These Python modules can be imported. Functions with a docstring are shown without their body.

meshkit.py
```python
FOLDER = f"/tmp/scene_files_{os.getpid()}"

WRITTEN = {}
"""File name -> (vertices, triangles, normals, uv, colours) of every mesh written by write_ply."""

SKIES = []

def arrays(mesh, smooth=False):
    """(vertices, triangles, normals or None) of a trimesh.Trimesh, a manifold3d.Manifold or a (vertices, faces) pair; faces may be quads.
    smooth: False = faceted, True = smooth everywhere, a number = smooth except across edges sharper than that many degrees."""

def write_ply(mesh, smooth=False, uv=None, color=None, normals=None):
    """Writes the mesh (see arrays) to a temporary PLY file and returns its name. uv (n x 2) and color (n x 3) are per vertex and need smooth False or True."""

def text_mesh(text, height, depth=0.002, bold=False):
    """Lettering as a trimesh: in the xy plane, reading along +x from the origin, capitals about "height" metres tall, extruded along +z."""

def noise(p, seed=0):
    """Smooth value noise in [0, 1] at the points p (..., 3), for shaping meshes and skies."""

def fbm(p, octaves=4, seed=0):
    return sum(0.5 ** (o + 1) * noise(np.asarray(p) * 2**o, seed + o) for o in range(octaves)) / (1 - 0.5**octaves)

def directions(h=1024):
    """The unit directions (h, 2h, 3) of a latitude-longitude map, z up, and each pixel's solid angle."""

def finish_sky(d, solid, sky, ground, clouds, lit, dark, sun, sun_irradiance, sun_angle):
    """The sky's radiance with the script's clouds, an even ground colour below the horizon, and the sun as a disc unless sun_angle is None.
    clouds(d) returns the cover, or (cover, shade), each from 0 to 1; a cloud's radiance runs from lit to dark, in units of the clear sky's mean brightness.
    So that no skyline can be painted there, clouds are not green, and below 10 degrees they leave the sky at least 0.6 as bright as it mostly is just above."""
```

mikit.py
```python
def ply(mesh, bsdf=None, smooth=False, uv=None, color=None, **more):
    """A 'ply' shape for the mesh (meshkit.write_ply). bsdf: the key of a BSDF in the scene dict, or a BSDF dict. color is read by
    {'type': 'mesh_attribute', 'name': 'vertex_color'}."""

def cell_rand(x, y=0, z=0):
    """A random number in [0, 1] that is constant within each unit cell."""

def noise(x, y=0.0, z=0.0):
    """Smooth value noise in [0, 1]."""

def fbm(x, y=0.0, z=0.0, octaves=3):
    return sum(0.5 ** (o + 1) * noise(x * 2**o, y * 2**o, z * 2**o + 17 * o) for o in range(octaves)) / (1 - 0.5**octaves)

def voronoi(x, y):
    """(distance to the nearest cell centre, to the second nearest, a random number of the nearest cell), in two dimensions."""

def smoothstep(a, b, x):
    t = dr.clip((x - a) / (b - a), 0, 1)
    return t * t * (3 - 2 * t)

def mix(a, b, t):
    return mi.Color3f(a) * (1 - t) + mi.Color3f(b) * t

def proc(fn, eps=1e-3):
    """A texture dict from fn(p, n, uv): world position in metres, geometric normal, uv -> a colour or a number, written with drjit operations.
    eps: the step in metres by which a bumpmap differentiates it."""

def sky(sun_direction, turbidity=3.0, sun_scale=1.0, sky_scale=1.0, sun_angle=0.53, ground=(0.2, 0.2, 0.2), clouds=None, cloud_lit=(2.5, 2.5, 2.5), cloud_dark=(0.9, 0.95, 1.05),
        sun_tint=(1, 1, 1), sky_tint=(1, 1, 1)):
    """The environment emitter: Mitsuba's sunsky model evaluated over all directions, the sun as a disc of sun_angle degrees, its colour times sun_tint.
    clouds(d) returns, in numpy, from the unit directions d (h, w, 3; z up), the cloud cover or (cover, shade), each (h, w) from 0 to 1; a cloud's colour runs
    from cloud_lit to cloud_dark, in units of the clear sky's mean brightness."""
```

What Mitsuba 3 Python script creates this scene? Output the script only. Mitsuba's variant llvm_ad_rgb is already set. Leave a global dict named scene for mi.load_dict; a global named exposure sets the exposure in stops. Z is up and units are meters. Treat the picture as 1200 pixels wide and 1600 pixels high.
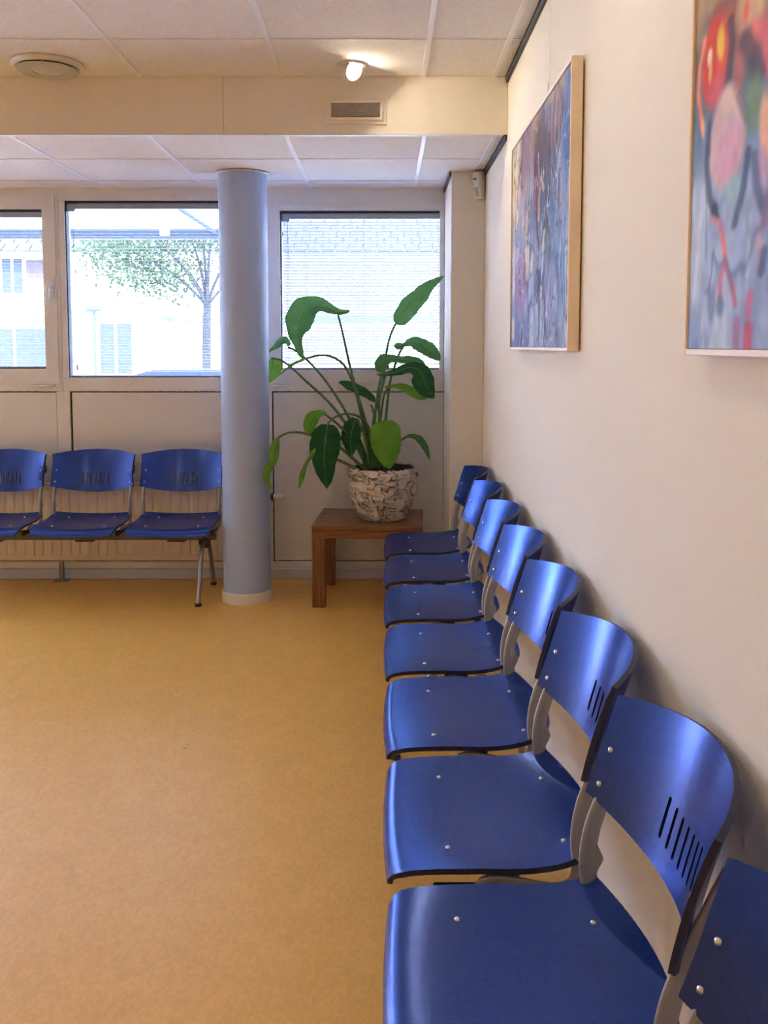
import math
import numpy as np
import trimesh
import manifold3d as m3
import shapely.geometry as sg
import drjit as dr
import mitsuba as mi
import mikit
import meshkit
from mikit import proc, noise, fbm, smoothstep, mix, cell_rand

T = mi.ScalarTransform4f
scene, labels = {}, {}

# ---------------------------------------------------------------- camera, sky, exposure
EYE = 1.52
PITCH = math.atan(110 / 1400.0)
scene['camera'] = {
    'type': 'perspective', 'fov': 2 * math.degrees(math.atan(600 / 1400.0)), 'fov_axis': 'x',
    'to_world': T().look_at(origin=[0, 0, EYE], target=[0, math.cos(PITCH), EYE - math.sin(PITCH)], up=[0, 0, 1]),
    'principal_point_offset_x': 0.0, 'principal_point_offset_y': 150 / 1600.0,
    'near_clip': 0.02, 'far_clip': 500.0,
}


def cloud_cover(d):
    q = d * np.array([3.0, 3.0, 7.0])
    f = meshkit.fbm(q + 5.0, 4, seed=3)
    return np.clip((f - 0.38) * 4.0, 0, 1) * 0.85, np.clip((f - 0.62) * 2.0, 0, 1) * 0.5


scene['sky'] = mikit.sky([0.35, -0.75, 0.72], turbidity=3.5, sun_scale=7.0, sky_scale=62.0, ground=(0.3, 0.3, 0.3), sky_tint=(0.74, 0.96, 1.30), sun_tint=(0.88, 0.97, 1.12),
                         clouds=cloud_cover, cloud_lit=(1.8, 1.95, 2.3), cloud_dark=(1.0, 1.1, 1.3))
exposure = 0.75
LAMP = 1.55            # radiance scale of the room's lamps
WARM = (1.0, 0.87, 0.66)


# ---------------------------------------------------------------- helpers
def lin(r, g, b):
    return tuple(float(((c / 255 + 0.055) / 1.055) ** 2.4) if c > 10 else c / 255 / 12.92 for c in (r, g, b))


def mat(name, color=None, rough=0.5, fn=None, metallic=0.0, bump=None, bump_scale=1.0, eps=1e-3, spec=0.5, two=True, **kw):
    col = proc(fn) if fn is not None else {'type': 'rgb', 'value': list(map(float, color))}
    b = {'type': 'principled', 'base_color': col, 'roughness': float(rough), 'metallic': float(metallic), 'specular': float(spec), **kw}
    if bump is not None:
        b = {'type': 'bumpmap', 'arbitrary': {**proc(bump, eps)}, 'scale': float(bump_scale), 'bsdf': b}
    scene[name] = {'type': 'twosided', 'bsdf': b} if two else b
    return name


def key_for(k):
    if k not in scene and k not in labels:
        return k
    i = 1
    while f'{k}_{i:03d}' in scene or f'{k}_{i:03d}' in labels:
        i += 1
    return f'{k}_{i:03d}'


def thing(name, label, cat, group=None):
    k = key_for(name)
    labels[k] = {'label': label, 'category': cat}
    if group:
        labels[k]['group'] = group
    return k


def put(key, shape, parent=None, label=None, cat=None, group=None, kind=None, to_world=None):
    """One entry of the scene; key becomes parent__key and takes a number where it is a repeat."""
    k = key_for(f'{parent}__{key}' if parent else key)
    scene[k] = dict(shape)
    if to_world is not None:
        scene[k]['to_world'] = to_world
    d = {n: v for n, v in (('label', label), ('category', cat), ('group', group), ('kind', kind)) if v}
    if d:
        labels[k] = d
    return k


def cham(x0, x1, y0, y1, z0, z1, c=0.002):
    """A box with chamfered edges."""
    c = min(c, 0.45 * min(x1 - x0, y1 - y0, z1 - z0))
    pts = []
    for sx in (0, 1):
        for sy in (0, 1):
            for sz in (0, 1):
                p = np.array([(x0, x1)[sx], (y0, y1)[sy], (z0, z1)[sz]], float)
                s = np.array([1 - 2 * sx, 1 - 2 * sy, 1 - 2 * sz]) * c
                for a in range(3):
                    q = p + s
                    q[a] = p[a]
                    pts.append(q)
    return m3.Manifold.hull_points(np.array(pts, np.float32).astype(float)) if hasattr(m3.Manifold, 'hull_points') else trimesh.convex.convex_hull(np.array(pts))


def tm(m):
    if isinstance(m, trimesh.Trimesh):
        return m
    q = m.to_mesh()
    return trimesh.Trimesh(np.array(q.vert_properties[:, :3]), np.array(q.tri_verts), process=False)


def cat(*ms):
    return trimesh.util.concatenate([tm(m) for m in ms])


def man(mesh):
    mesh = tm(mesh)
    mesh.merge_vertices()
    return m3.Manifold(m3.Mesh(np.array(mesh.vertices, np.float32), np.array(mesh.faces, np.uint32)))


def catmull(pts, n):
    P = np.asarray(pts, float)
    if len(P) == 2:
        return P[0] + (P[1] - P[0]) * np.linspace(0, 1, n)[:, None]
    from scipy.interpolate import PchipInterpolator, CubicSpline
    s = np.r_[0, np.cumsum(np.linalg.norm(np.diff(P[:, :3], axis=0), axis=1))]
    q = np.linspace(0, s[-1], n)
    return np.stack([(CubicSpline if i < 3 else PchipInterpolator)(s, P[:, i])(q) for i in range(P.shape[1])], 1)


def tube(path, r, n=10, side=None, ry=None, cap=True):
    """A tube along path; r radius (a number or one per point); ry: second half-axis, along `side`."""
    P = np.asarray(path, float)
    r = np.broadcast_to(r, len(P)).astype(float)
    ry = r if ry is None else np.broadcast_to(ry, len(P)).astype(float)
    Tn = np.gradient(P, axis=0)
    Tn /= np.linalg.norm(Tn, axis=1, keepdims=True)
    v, f = [], []
    ref = np.array(side if side is not None else (0.31, 0.87, 0.22), float)
    for i, (p, t) in enumerate(zip(P, Tn)):
        b = ref - t * (ref @ t)
        b /= np.linalg.norm(b)
        if side is None:
            ref = b
        a = np.cross(t, b)
        ang = np.arange(n) * 2 * np.pi / n
        v.append(p + np.outer(np.cos(ang), a) * r[i] + np.outer(np.sin(ang), b) * ry[i])
    v = np.vstack(v)
    for i in range(len(P) - 1):
        for j in range(n):
            a, b = i * n + j, i * n + (j + 1) % n
            f += [[a, b, b + n], [a, b + n, a + n]]
    if cap:
        v = np.vstack([v, P[0], P[-1]])
        e = len(v)
        for j in range(n):
            f += [[e - 2, (j + 1) % n, j], [e - 1, (len(P) - 1) * n + j, (len(P) - 1) * n + (j + 1) % n]]
    return trimesh.Trimesh(v, np.array(f), process=False)


def shell(P, th, flip=False):
    """A closed sheet of thickness th under the grid of points P (nu, nv, 3)."""
    nu, nv = P.shape[:2]
    du, dv = np.gradient(P, axis=0), np.gradient(P, axis=1)
    N = np.cross(du, dv)
    N /= np.linalg.norm(N, axis=2, keepdims=True)
    if flip:
        N = -N
    Q = P - N * th
    idx = np.arange(nu * nv).reshape(nu, nv)
    q = lambda a, b, c, d: [[a, b, c], [a, c, d]]
    f = []
    o = nu * nv
    for i in range(nu - 1):
        for j in range(nv - 1):
            a, b, c, d = idx[i, j], idx[i + 1, j], idx[i + 1, j + 1], idx[i, j + 1]
            f += q(a, b, c, d) + q(a + o, d + o, c + o, b + o)
    ring = list(idx[:, 0]) + list(idx[-1, 1:]) + list(idx[-2::-1, -1]) + list(idx[0, -2:0:-1])
    for a, b in zip(ring, ring[1:] + ring[:1]):
        f += q(b, a, a + o, b + o)
    f = np.array(f)
    if flip:
        f = f[:, ::-1]
    return trimesh.Trimesh(np.vstack([P.reshape(-1, 3), Q.reshape(-1, 3)]), f, process=False)


def lathe(profile, n=48):
    return trimesh.creation.revolve(np.array(profile, float), sections=n)


def cyl(r, p0, p1, n=24):
    return trimesh.creation.cylinder(r, segment=[p0, p1], sections=n)


def rotz(deg, at=(0, 0, 0)):
    return T().translate(list(at)).rotate([0, 0, 1], deg)


# ---------------------------------------------------------------- materials
def floor_color(p, n, uv):
    a = fbm(p.x * 14 + 3, p.y * 14, 0, 4)
    b = fbm(p.x * 110, p.y * 70 + 7, 2, 3)
    c = noise(p.x * 240, p.y * 240, 5)
    k = mix(lin(217, 164, 76), lin(227, 175, 89), smoothstep(0.25, 0.75, 0.25 * a + 0.5 * b + 0.25 * c))
    seam = smoothstep(0.0, 0.0016, dr.abs(p.x + 1.692)) * smoothstep(0.0, 0.0016, dr.abs(p.x - 2.0))
    k = k * (0.62 + 0.38 * seam)
    s1 = dr.exp(-(dr.square(p.x + 0.753) + dr.square(p.y - 3.285)) / 0.00002) + dr.exp(-(dr.square(p.x + 0.747) + dr.square(p.y - 3.312)) / 0.00001)
    return k * (1 - 0.8 * dr.minimum(s1, 1))


mat('lino', fn=floor_color, rough=0.42, spec=0.32)
mat('wall_paint', lin(231, 228, 217), rough=0.75, spec=0.25,
    bump=lambda p, n, uv: 0.5 * noise(p.y * 150 + p.x * 150, p.z * 260, 1) + 0.5 * noise(p.y * 90 + p.x * 90, p.z * 30, 4), bump_scale=0.0005, eps=8e-4)
mat('white_frame', lin(232, 231, 228), rough=0.4)
mat('panel_paint', lin(222, 219, 211), rough=0.5,
    bump=lambda p, n, uv: noise(p.x * 300, p.z * 300, p.y * 300), bump_scale=0.0002, eps=6e-4)
mat('bulkhead_paint', lin(240, 232, 217), rough=0.75,
    bump=lambda p, n, uv: noise(p.x * 200, p.z * 200, p.y * 200), bump_scale=0.0003, eps=8e-4)
mat('tile_mineral', fn=lambda p, n, uv: mix(lin(220, 217, 211), lin(233, 230, 225), noise(p.x * 160, p.y * 160, 3)), rough=0.9, spec=0.2,
    bump=lambda p, n, uv: noise(p.x * 260, p.y * 260, 1), bump_scale=0.0004, eps=6e-4)
mat('rail_white', lin(232, 230, 230), rough=0.45)
mat('black_trim', (0.012, 0.014, 0.016), rough=0.5)
mat('grey_trim', (0.06, 0.07, 0.08), rough=0.45)
mat('gasket', (0.012, 0.013, 0.016), rough=0.6)
mat('skirting_paint', lin(206, 212, 226), rough=0.35)
mat('column_paint', fn=lambda p, n, uv: mix(lin(158, 178, 214), lin(170, 188, 222), noise(p.x * 240, p.y * 240, p.z * 240)), rough=0.55,
    bump=lambda p, n, uv: noise(p.x * 180, p.y * 180, p.z * 180), bump_scale=0.0006, eps=8e-4)
mat('white_plastic', lin(228, 226, 220), rough=0.4)
mat('black_plastic', (0.012, 0.012, 0.013), rough=0.45)
mat('radiator_paint', lin(232, 218, 200), rough=0.35)
mat('slat_paint', lin(138, 143, 160), rough=0.4)
mat('headrail_metal', lin(150, 158, 172), rough=0.35, metallic=0.3)


def seat_color(p, n, uv):
    g = noise(p.x * 60, p.y * 900, p.z * 60)
    h = noise(p.x * 900, p.y * 40, p.z * 120)
    return mix((0.0018, 0.0095, 0.060), (0.0036, 0.0180, 0.098), 0.5 * g + 0.5 * h)


mat('blue_lacquer', fn=seat_color, rough=0.25, spec=0.85, spec_tint=0.5)
mat('blue_edge', (0.006, 0.008, 0.03), rough=0.4)
mat('silver_paint', lin(158, 152, 146), rough=0.38, metallic=0.35)
mat('leg_metal', lin(150, 140, 130), rough=0.25, metallic=0.75)
mat('beam_metal', lin(92, 84, 78), rough=0.4, metallic=0.3)
mat('rivet_metal', lin(225, 225, 225), rough=0.2, metallic=0.9)


def wood_color(p, n, uv):
    # grain runs along x on the top and aprons, along z on the legs
    u = dr.select(p.z > 0.408, p.x * 3.0, p.z * 3.0)
    w = dr.select(p.z > 0.408, p.y + p.z * 0.7, p.x + p.y)
    ring = fbm(u * 1.3, w * 130, 3, 3)
    fine = noise(u * 14, w * 420, 1)
    return mix((0.080, 0.028, 0.009), (0.235, 0.088, 0.027), smoothstep(0.15, 0.85, ring) * 0.6 + fine * 0.3)


mat('oak_stain', fn=wood_color, rough=0.33)


def bark_fn(sx, sy, sz, seed, tone, cut):
    def f(p, n, uv):
        a = fbm(p.x * sx + seed, p.y * sx + seed, p.z * sz, 3)
        b = noise(p.x * sx * 5 + 9, p.y * sx * 5, p.z * sz * 5 + seed)
        k = mix(tuple(0.80 * c for c in tone), tone, b)
        return mix(k, (0.06, 0.043, 0.032), smoothstep(cut, cut + 0.07, 0.65 * a + 0.35 * b))
    return f


BARKS = ('bark_pale', 'bark_streaked', 'bark_upright', 'bark_grey', 'bark_tan')
for nm, args in zip(BARKS, ((18, 18, 60, 1.0, (0.78, 0.71, 0.62), 0.60), (34, 34, 190, 3.0, (0.66, 0.59, 0.51), 0.50), (170, 170, 30, 4.0, (0.70, 0.63, 0.54), 0.51), (60, 60, 60, 8.0, (0.50, 0.45, 0.40), 0.50), (30, 30, 90, 6.0, (0.70, 0.58, 0.46), 0.57))):
    mat(nm, fn=bark_fn(*args), rough=0.85)
mat('bark_dark', (0.035, 0.026, 0.02), rough=0.9)
mat('soil', fn=lambda p, n, uv: mix((0.02, 0.014, 0.01), (0.07, 0.05, 0.035), noise(p.x * 160, p.y * 160, p.z * 90)), rough=0.95)


def leaf_fn(c0, c1):
    def f(p, n, uv):
        vein = 0.5 + 0.5 * dr.sin(uv.y * 150 + dr.abs(uv.x) * 14)
        return mix(c0, c1, 0.55 * noise(p.x * 26, p.y * 26, p.z * 26) + 0.25 * vein + 0.2 * noise(p.x * 200, p.y * 200, p.z * 200))
    return f


for nm, c0, c1 in (('mid', (0.055, 0.150, 0.045), (0.110, 0.250, 0.085)), ('dark', (0.020, 0.075, 0.026), (0.045, 0.130, 0.045)),
                   ('bright', (0.11, 0.27, 0.03), (0.20, 0.40, 0.055))):
    scene['leaf_' + nm] = {'type': 'principledthin', 'base_color': proc(leaf_fn(c0, c1)), 'roughness': 0.30, 'diff_trans': 0.75, 'spec_trans': 0.0, 'eta': 1.45}
mat('petiole', fn=lambda p, n, uv: mix((0.035, 0.085, 0.02), (0.09, 0.17, 0.045), noise(p.x * 50, p.y * 50, p.z * 20)), rough=0.4)
mat('midrib', (0.14, 0.25, 0.08), rough=0.4)
scene['glass'] = {'type': 'thindielectric', 'int_ior': 1.5}
mat('canvas_paint', rough=0.5, fn=None, color=(1, 1, 1))
scene['canvas_paint'] = {'type': 'twosided', 'bsdf': {'type': 'principled', 'base_color': {'type': 'mesh_attribute', 'name': 'vertex_color'}, 'roughness': 0.6, 'specular': 0.25}}
mat('raw_wood', fn=lambda p, n, uv: mix(lin(226, 202, 168), lin(238, 218, 188), fbm(p.x * 60, p.y * 60, p.z * 6, 3)), rough=0.6)
mat('painted_wood', lin(236, 232, 230), rough=0.5)

# ---------------------------------------------------------------- the room
WX, WY = 0.58, 5.763            # inner faces of the right wall and of the window wall
ZU, ZL, BY = 2.77, 2.513, 4.291  # upper ceiling, lower ceiling, bulkhead
XL, YB = -5.6, -3.8              # far left wall and the wall behind
S = 'structure'


def bx(x0, x1, y0, y1, z0, z1):
    return trimesh.creation.box(bounds=[[x0, y0, z0], [x1, y1, z1]])


put('floor', mikit.ply(bx(XL - .2, WX + .2, YB - .2, WY + .2, -0.12, 0.0), 'lino'), kind=S)
put('wall_right', mikit.ply(bx(WX, WX + .2, YB - .2, WY + .2, 0.0, 3.0), 'wall_paint'), kind=S)
put('wall_left', mikit.ply(bx(XL - .2, XL, YB - .2, WY + .2, 0.0, 3.0), 'wall_paint'), kind=S)
put('wall_front', mikit.ply(bx(XL, WX, YB - .2, YB, 0.0, 3.0), 'wall_paint'), kind=S)

# ceilings of lay-in tiles on white rails
tile_cache = {}


def tile_shape(w, d, m='tile_mineral'):
    k = (round(w, 3), round(d, 3), m)
    if k not in tile_cache:
        tile_cache[k] = mikit.ply(cham(-w / 2, w / 2, -d / 2, d / 2, 0, 0.018, 0.003), m)
    return tile_cache[k]


def ceiling(key, xs, ys, z, wall_gap, rail=0.022, skip=None):
    put(key, mikit.ply(bx(XL - .2, WX + .2, ys[0], ys[-1], z + 0.06, z + 0.10), 'tile_mineral'), kind=S)
    for i in range(len(xs) - 1):
        for j in range(len(ys) - 1):
            if skip and skip(xs[i], ys[j]):
                continue
            w, d = xs[i + 1] - xs[i] - 0.006, ys[j + 1] - ys[j] - 0.006
            put('tile', tile_shape(w, d), key, to_world=T().translate([(xs[i] + xs[i + 1]) / 2, (ys[j] + ys[j + 1]) / 2, z + 0.0025]))
    for x in xs[1:-1]:
        put('grid_rail', mikit.ply(cham(x - rail / 2, x + rail / 2, ys[0], ys[-1], z - 0.001, z + 0.03, 0.001), 'rail_white'), key)
    for y in ys[1:-1]:
        put('cross_rail', mikit.ply(cham(xs[0], xs[-1], y - 0.005, y + 0.005, z - 0.0005, z + 0.025, 0.001), 'rail_white'), key)


xs_u = [XL] + [-1.139 - 0.6615 * k for k in range(6, 0, -1)] + [-1.139, -0.4775, 0.186, 0.515, 0.572]
ys_u = [YB] + [3.782 - 0.66 * k for k in range(11, 0, -1)] + [3.782, BY]
ceiling('ceiling', xs_u, ys_u, ZU, 0)
xs_l = [XL] + [-1.775 - 0.654 * k for k in range(5, 0, -1)] + [-1.775, -1.121, -0.467, 0.193, 0.53, 0.572]
ys_l = [BY + 0.012, 4.885, 5.521, WY + 0.02]


def near_column(x, y):
    return abs(x - (-1.121)) < 0.01 and abs(y - 4.885) < 0.01


ceiling('ceiling_001', xs_l, ys_l, ZL, 0, skip=near_column)
# the tile at the column is cut in two around the shaft
CX, CYY, CR = -0.822, 5.297, 0.141
hole = sg.Point(CX, CYY).buffer(CR + 0.018, 40)
for y0, y1 in ((4.888, 5.255), (5.258, 5.518)):
    poly = sg.box(-1.118, y0, -0.470, y1).difference(hole)
    m = trimesh.creation.extrude_polygon(poly, 0.018, engine='earcut')
    m.apply_translation([0, 0, ZL + 0.0025])
    put('tile', mikit.ply(m, 'tile_mineral'), 'ceiling_001')
put('roof_slab', mikit.ply(bx(XL - .2, WX + .2, YB - .2, WY + .5, 2.95, 3.2), 'tile_mineral'), kind=S)

# bulkhead between the two ceilings: two boards with a butt joint and a white edge trim
put('wall_bulkhead', mikit.ply(bx(XL, WX, BY + 0.0125, BY + 0.06, ZL + 0.03, 2.95), 'bulkhead_paint'), kind=S)
for a, b in ((XL, -2.4), (-2.3985, -0.7535), (-0.752, WX - 0.001)):
    put('board', mikit.ply(cham(a, b, BY, BY + 0.012, ZL - 0.006, ZU + 0.01, 0.0015), 'bulkhead_paint'), 'wall_bulkhead')
put('trim_1', mikit.ply(cham(XL, WX - 0.02, BY - 0.004, BY + 0.022, ZL - 0.010, ZL - 0.003, 0.001), 'rail_white'), kind=S)

# black shadow-gap channels where the ceilings meet the right wall and the pillar
def channel(key, y0, y1, z, x=WX):
    put(key, mikit.ply(cham(x - 0.010, x, y0, y1, z - 0.028, z + 0.004, 0.001), 'black_trim'), kind=S)
    put('strip', mikit.ply(cham(x - 0.0115, x - 0.009, y0, y1, z - 0.018, z - 0.008, 0.0005), 'grey_trim'), key)


channel('trim_2', YB, BY - 0.002, ZU)
channel('trim_3', BY + 0.015, 5.205, ZL)

# corner pillar beside the window
PX, PY = 0.386, 5.215
put('wall_pillar', mikit.ply(cham(PX, WX, PY, WY + 0.2, 0, ZL + 0.02, 0.003), 'wall_paint'), kind=S)
channel('trim_4', PY + 0.01, WY, ZL, PX)

# window wall: masonry core, panels below the sills, frames
put('wall_back', mikit.ply(cat(bx(-3.316, WX, 5.795, 5.96, -0.3, 1.20), bx(XL, WX, 5.80, 5.96, 2.52, 3.0)), 'wall_paint'), kind=S)
put('backing', mikit.ply(bx(-3.316, PX, 5.783, 5.795, 0.0, 1.225), 'gasket'), 'wall_back')
for x0, x1 in ((-3.315, -3.27), (-2.109, -2.024), (-0.82, -0.722)):
    put('frame_post', mikit.ply(cham(x0, x1, WY, 5.785, 0.115, 1.226, 0.002), 'white_frame'), 'wall_back')
put('bottom_rail', mikit.ply(cham(-3.316, PX - 0.001, WY, 5.785, 0.068, 0.115, 0.002), 'white_frame'), 'wall_back')
for x0, x1 in ((-3.264, -2.113), (-2.011, -0.824), (-0.714, PX - 0.003)):
    put('panel', mikit.ply(cham(x0, x1, 5.768, 5.784, 0.121, 1.219, 0.0015), 'panel_paint'), 'wall_back')
put('baseboard_back', mikit.ply(cham(-3.316, PX - 0.001, WY - 0.012, 5.785, 0.0, 0.068, 0.004), 'skirting_paint'), kind=S)


def window(key, x0, x1, gx0, gx1, gz0, gz1, sash=None, z0=1.226, z1=ZL, open_r=True):
    """Frame from x0 to x1; glass gx0..gx1, gz0..gz1; sash: (x0, x1, z0, z1) of an opening light in front of the frame."""
    yb = 5.87
    fx0, fx1, fz0, fz1 = sash if sash else (gx0, gx1, gz0, gz1)
    put(key, mikit.ply(cham(x0, x1, WY + 0.002, yb, z0, fz0 + (0.03 if sash else 0), 0.003), 'white_frame'), kind=S)
    put('frame_head', mikit.ply(cham(x0, x1, WY + 0.002, yb, fz1 - (0.03 if sash else 0), z1 + 0.01, 0.003), 'white_frame'), key)
    for a, b in ((x0, fx0 + (0.03 if sash else 0)), (fx1 - (0.03 if sash else 0), x1)):
        if b - a > 0.004:
            put('frame_side', mikit.ply(cham(a, b, WY + 0.002, yb, fz0, fz1, 0.003), 'white_frame'), key)
    if sash:
        ys = WY - 0.010
        poly = [(fx0, fz0), (gx0, gz0), (gx1, gz0), (fx1, fz0), (fx1, fz1), (gx1, gz1), (gx0, gz1), (fx0, fz1)]
        for q in ((0, 1, 2, 3), (3, 2, 5, 4), (4, 5, 6, 7), (7, 6, 1, 0)):     # mitred rails and stiles
            pg = sg.Polygon([poly[i] for i in q]).buffer(-0.0004)
            if pg.area < 1e-5:
                continue
            m = trimesh.creation.extrude_polygon(pg, 0.075, engine='earcut')
            m = trimesh.Trimesh(np.stack([m.vertices[:, 0], ys + 0.075 - m.vertices[:, 2], m.vertices[:, 1]], 1), m.faces, process=False)
            m.fix_normals()
            put('sash', mikit.ply(m, 'white_frame'), key)
    # black glazing gaskets round the glass
    g = 0.006
    yy0, yy1 = WY + 0.012, WY + 0.07
    put('gasket', mikit.ply(cat(bx(gx0, gx1, yy0, yy1, gz1 - g - 0.004, gz1), bx(gx0, gx0 + g, yy0, yy1, gz0, gz1), bx(gx1 - g, gx1, yy0, yy1, gz0, gz1),
                                bx(gx0, gx1, yy1 - 0.02, yy1, gz0, gz0 + g)), 'gasket'), key)
    p = trimesh.Trimesh([[gx0, 5.838, gz0], [gx1, 5.838, gz0], [gx1, 5.838, gz1], [gx0, 5.838, gz1]], [[0, 1, 2], [0, 2, 3]])
    put('pane', mikit.ply(p, 'glass'), key)


window('window_1', -3.315, -2.066, -3.23, -2.168, 1.372, 2.381, sash=(-3.30, -2.087, 1.275, 2.469))
window('window_2', -2.0655, -0.79, -2.027, -0.85, 1.315, 2.435)
window('window_3', -0.7895, PX - 0.001, -0.660, PX - 0.002, 1.365, 2.372, sash=(-0.752, PX - 0.0015, 1.277, 2.409))
window('window_4', XL, -3.316, -5.5, -3.40, 0.16, 2.435, z0=0.0)  # out of view; tall glass placed to bring more daylight in from the left

# casement handle
hx, hz = -2.115, 1.86
put('handle_plate', mikit.ply(cham(hx - 0.014, hx + 0.014, WY - 0.022, WY - 0.009, hz - 0.045, hz + 0.07, 0.004), 'white_frame'), 'window_1')
lever = tube(catmull([(hx - 0.004, WY - 0.02, hz + 0.03), (hx - 0.008, WY - 0.05, hz + 0.03), (hx - 0.012, WY - 0.056, hz + 0.012), (hx - 0.018, WY - 0.055, hz - 0.08)], 24), 0.009, 10)
put('handle', mikit.ply(lever, 'white_plastic', smooth=50), 'window_1', label='white lever handle on the casement')
# drip covers under the opening lights
for k, x0, x1 in (('window_1', -2.27, -2.12), ('window_3', -0.72, -0.625), ('window_3', -0.30, -0.21), ('window_3', 0.33, 0.382)):
    put('drip_cap', mikit.ply(cham(x0, x1, WY - 0.022, WY + 0.003, 1.257, 1.270, 0.003), 'white_frame'), k)

# venetian blinds
def slat_mesh(w, tilt):
    n = 7
    s = np.linspace(-0.0125, 0.0125, n)
    c = 0.0016 * (1 - (s / 0.0125) ** 2)
    P = np.zeros((2, n, 3))
    a = math.radians(tilt)
    for i, x in enumerate((-w / 2, w / 2)):
        P[i, :, 0] = x
        P[i, :, 1] = s * math.cos(a) - c * math.sin(a)
        P[i, :, 2] = s * math.sin(a) + c * math.cos(a)
    return shell(P, 0.0006)


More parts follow.
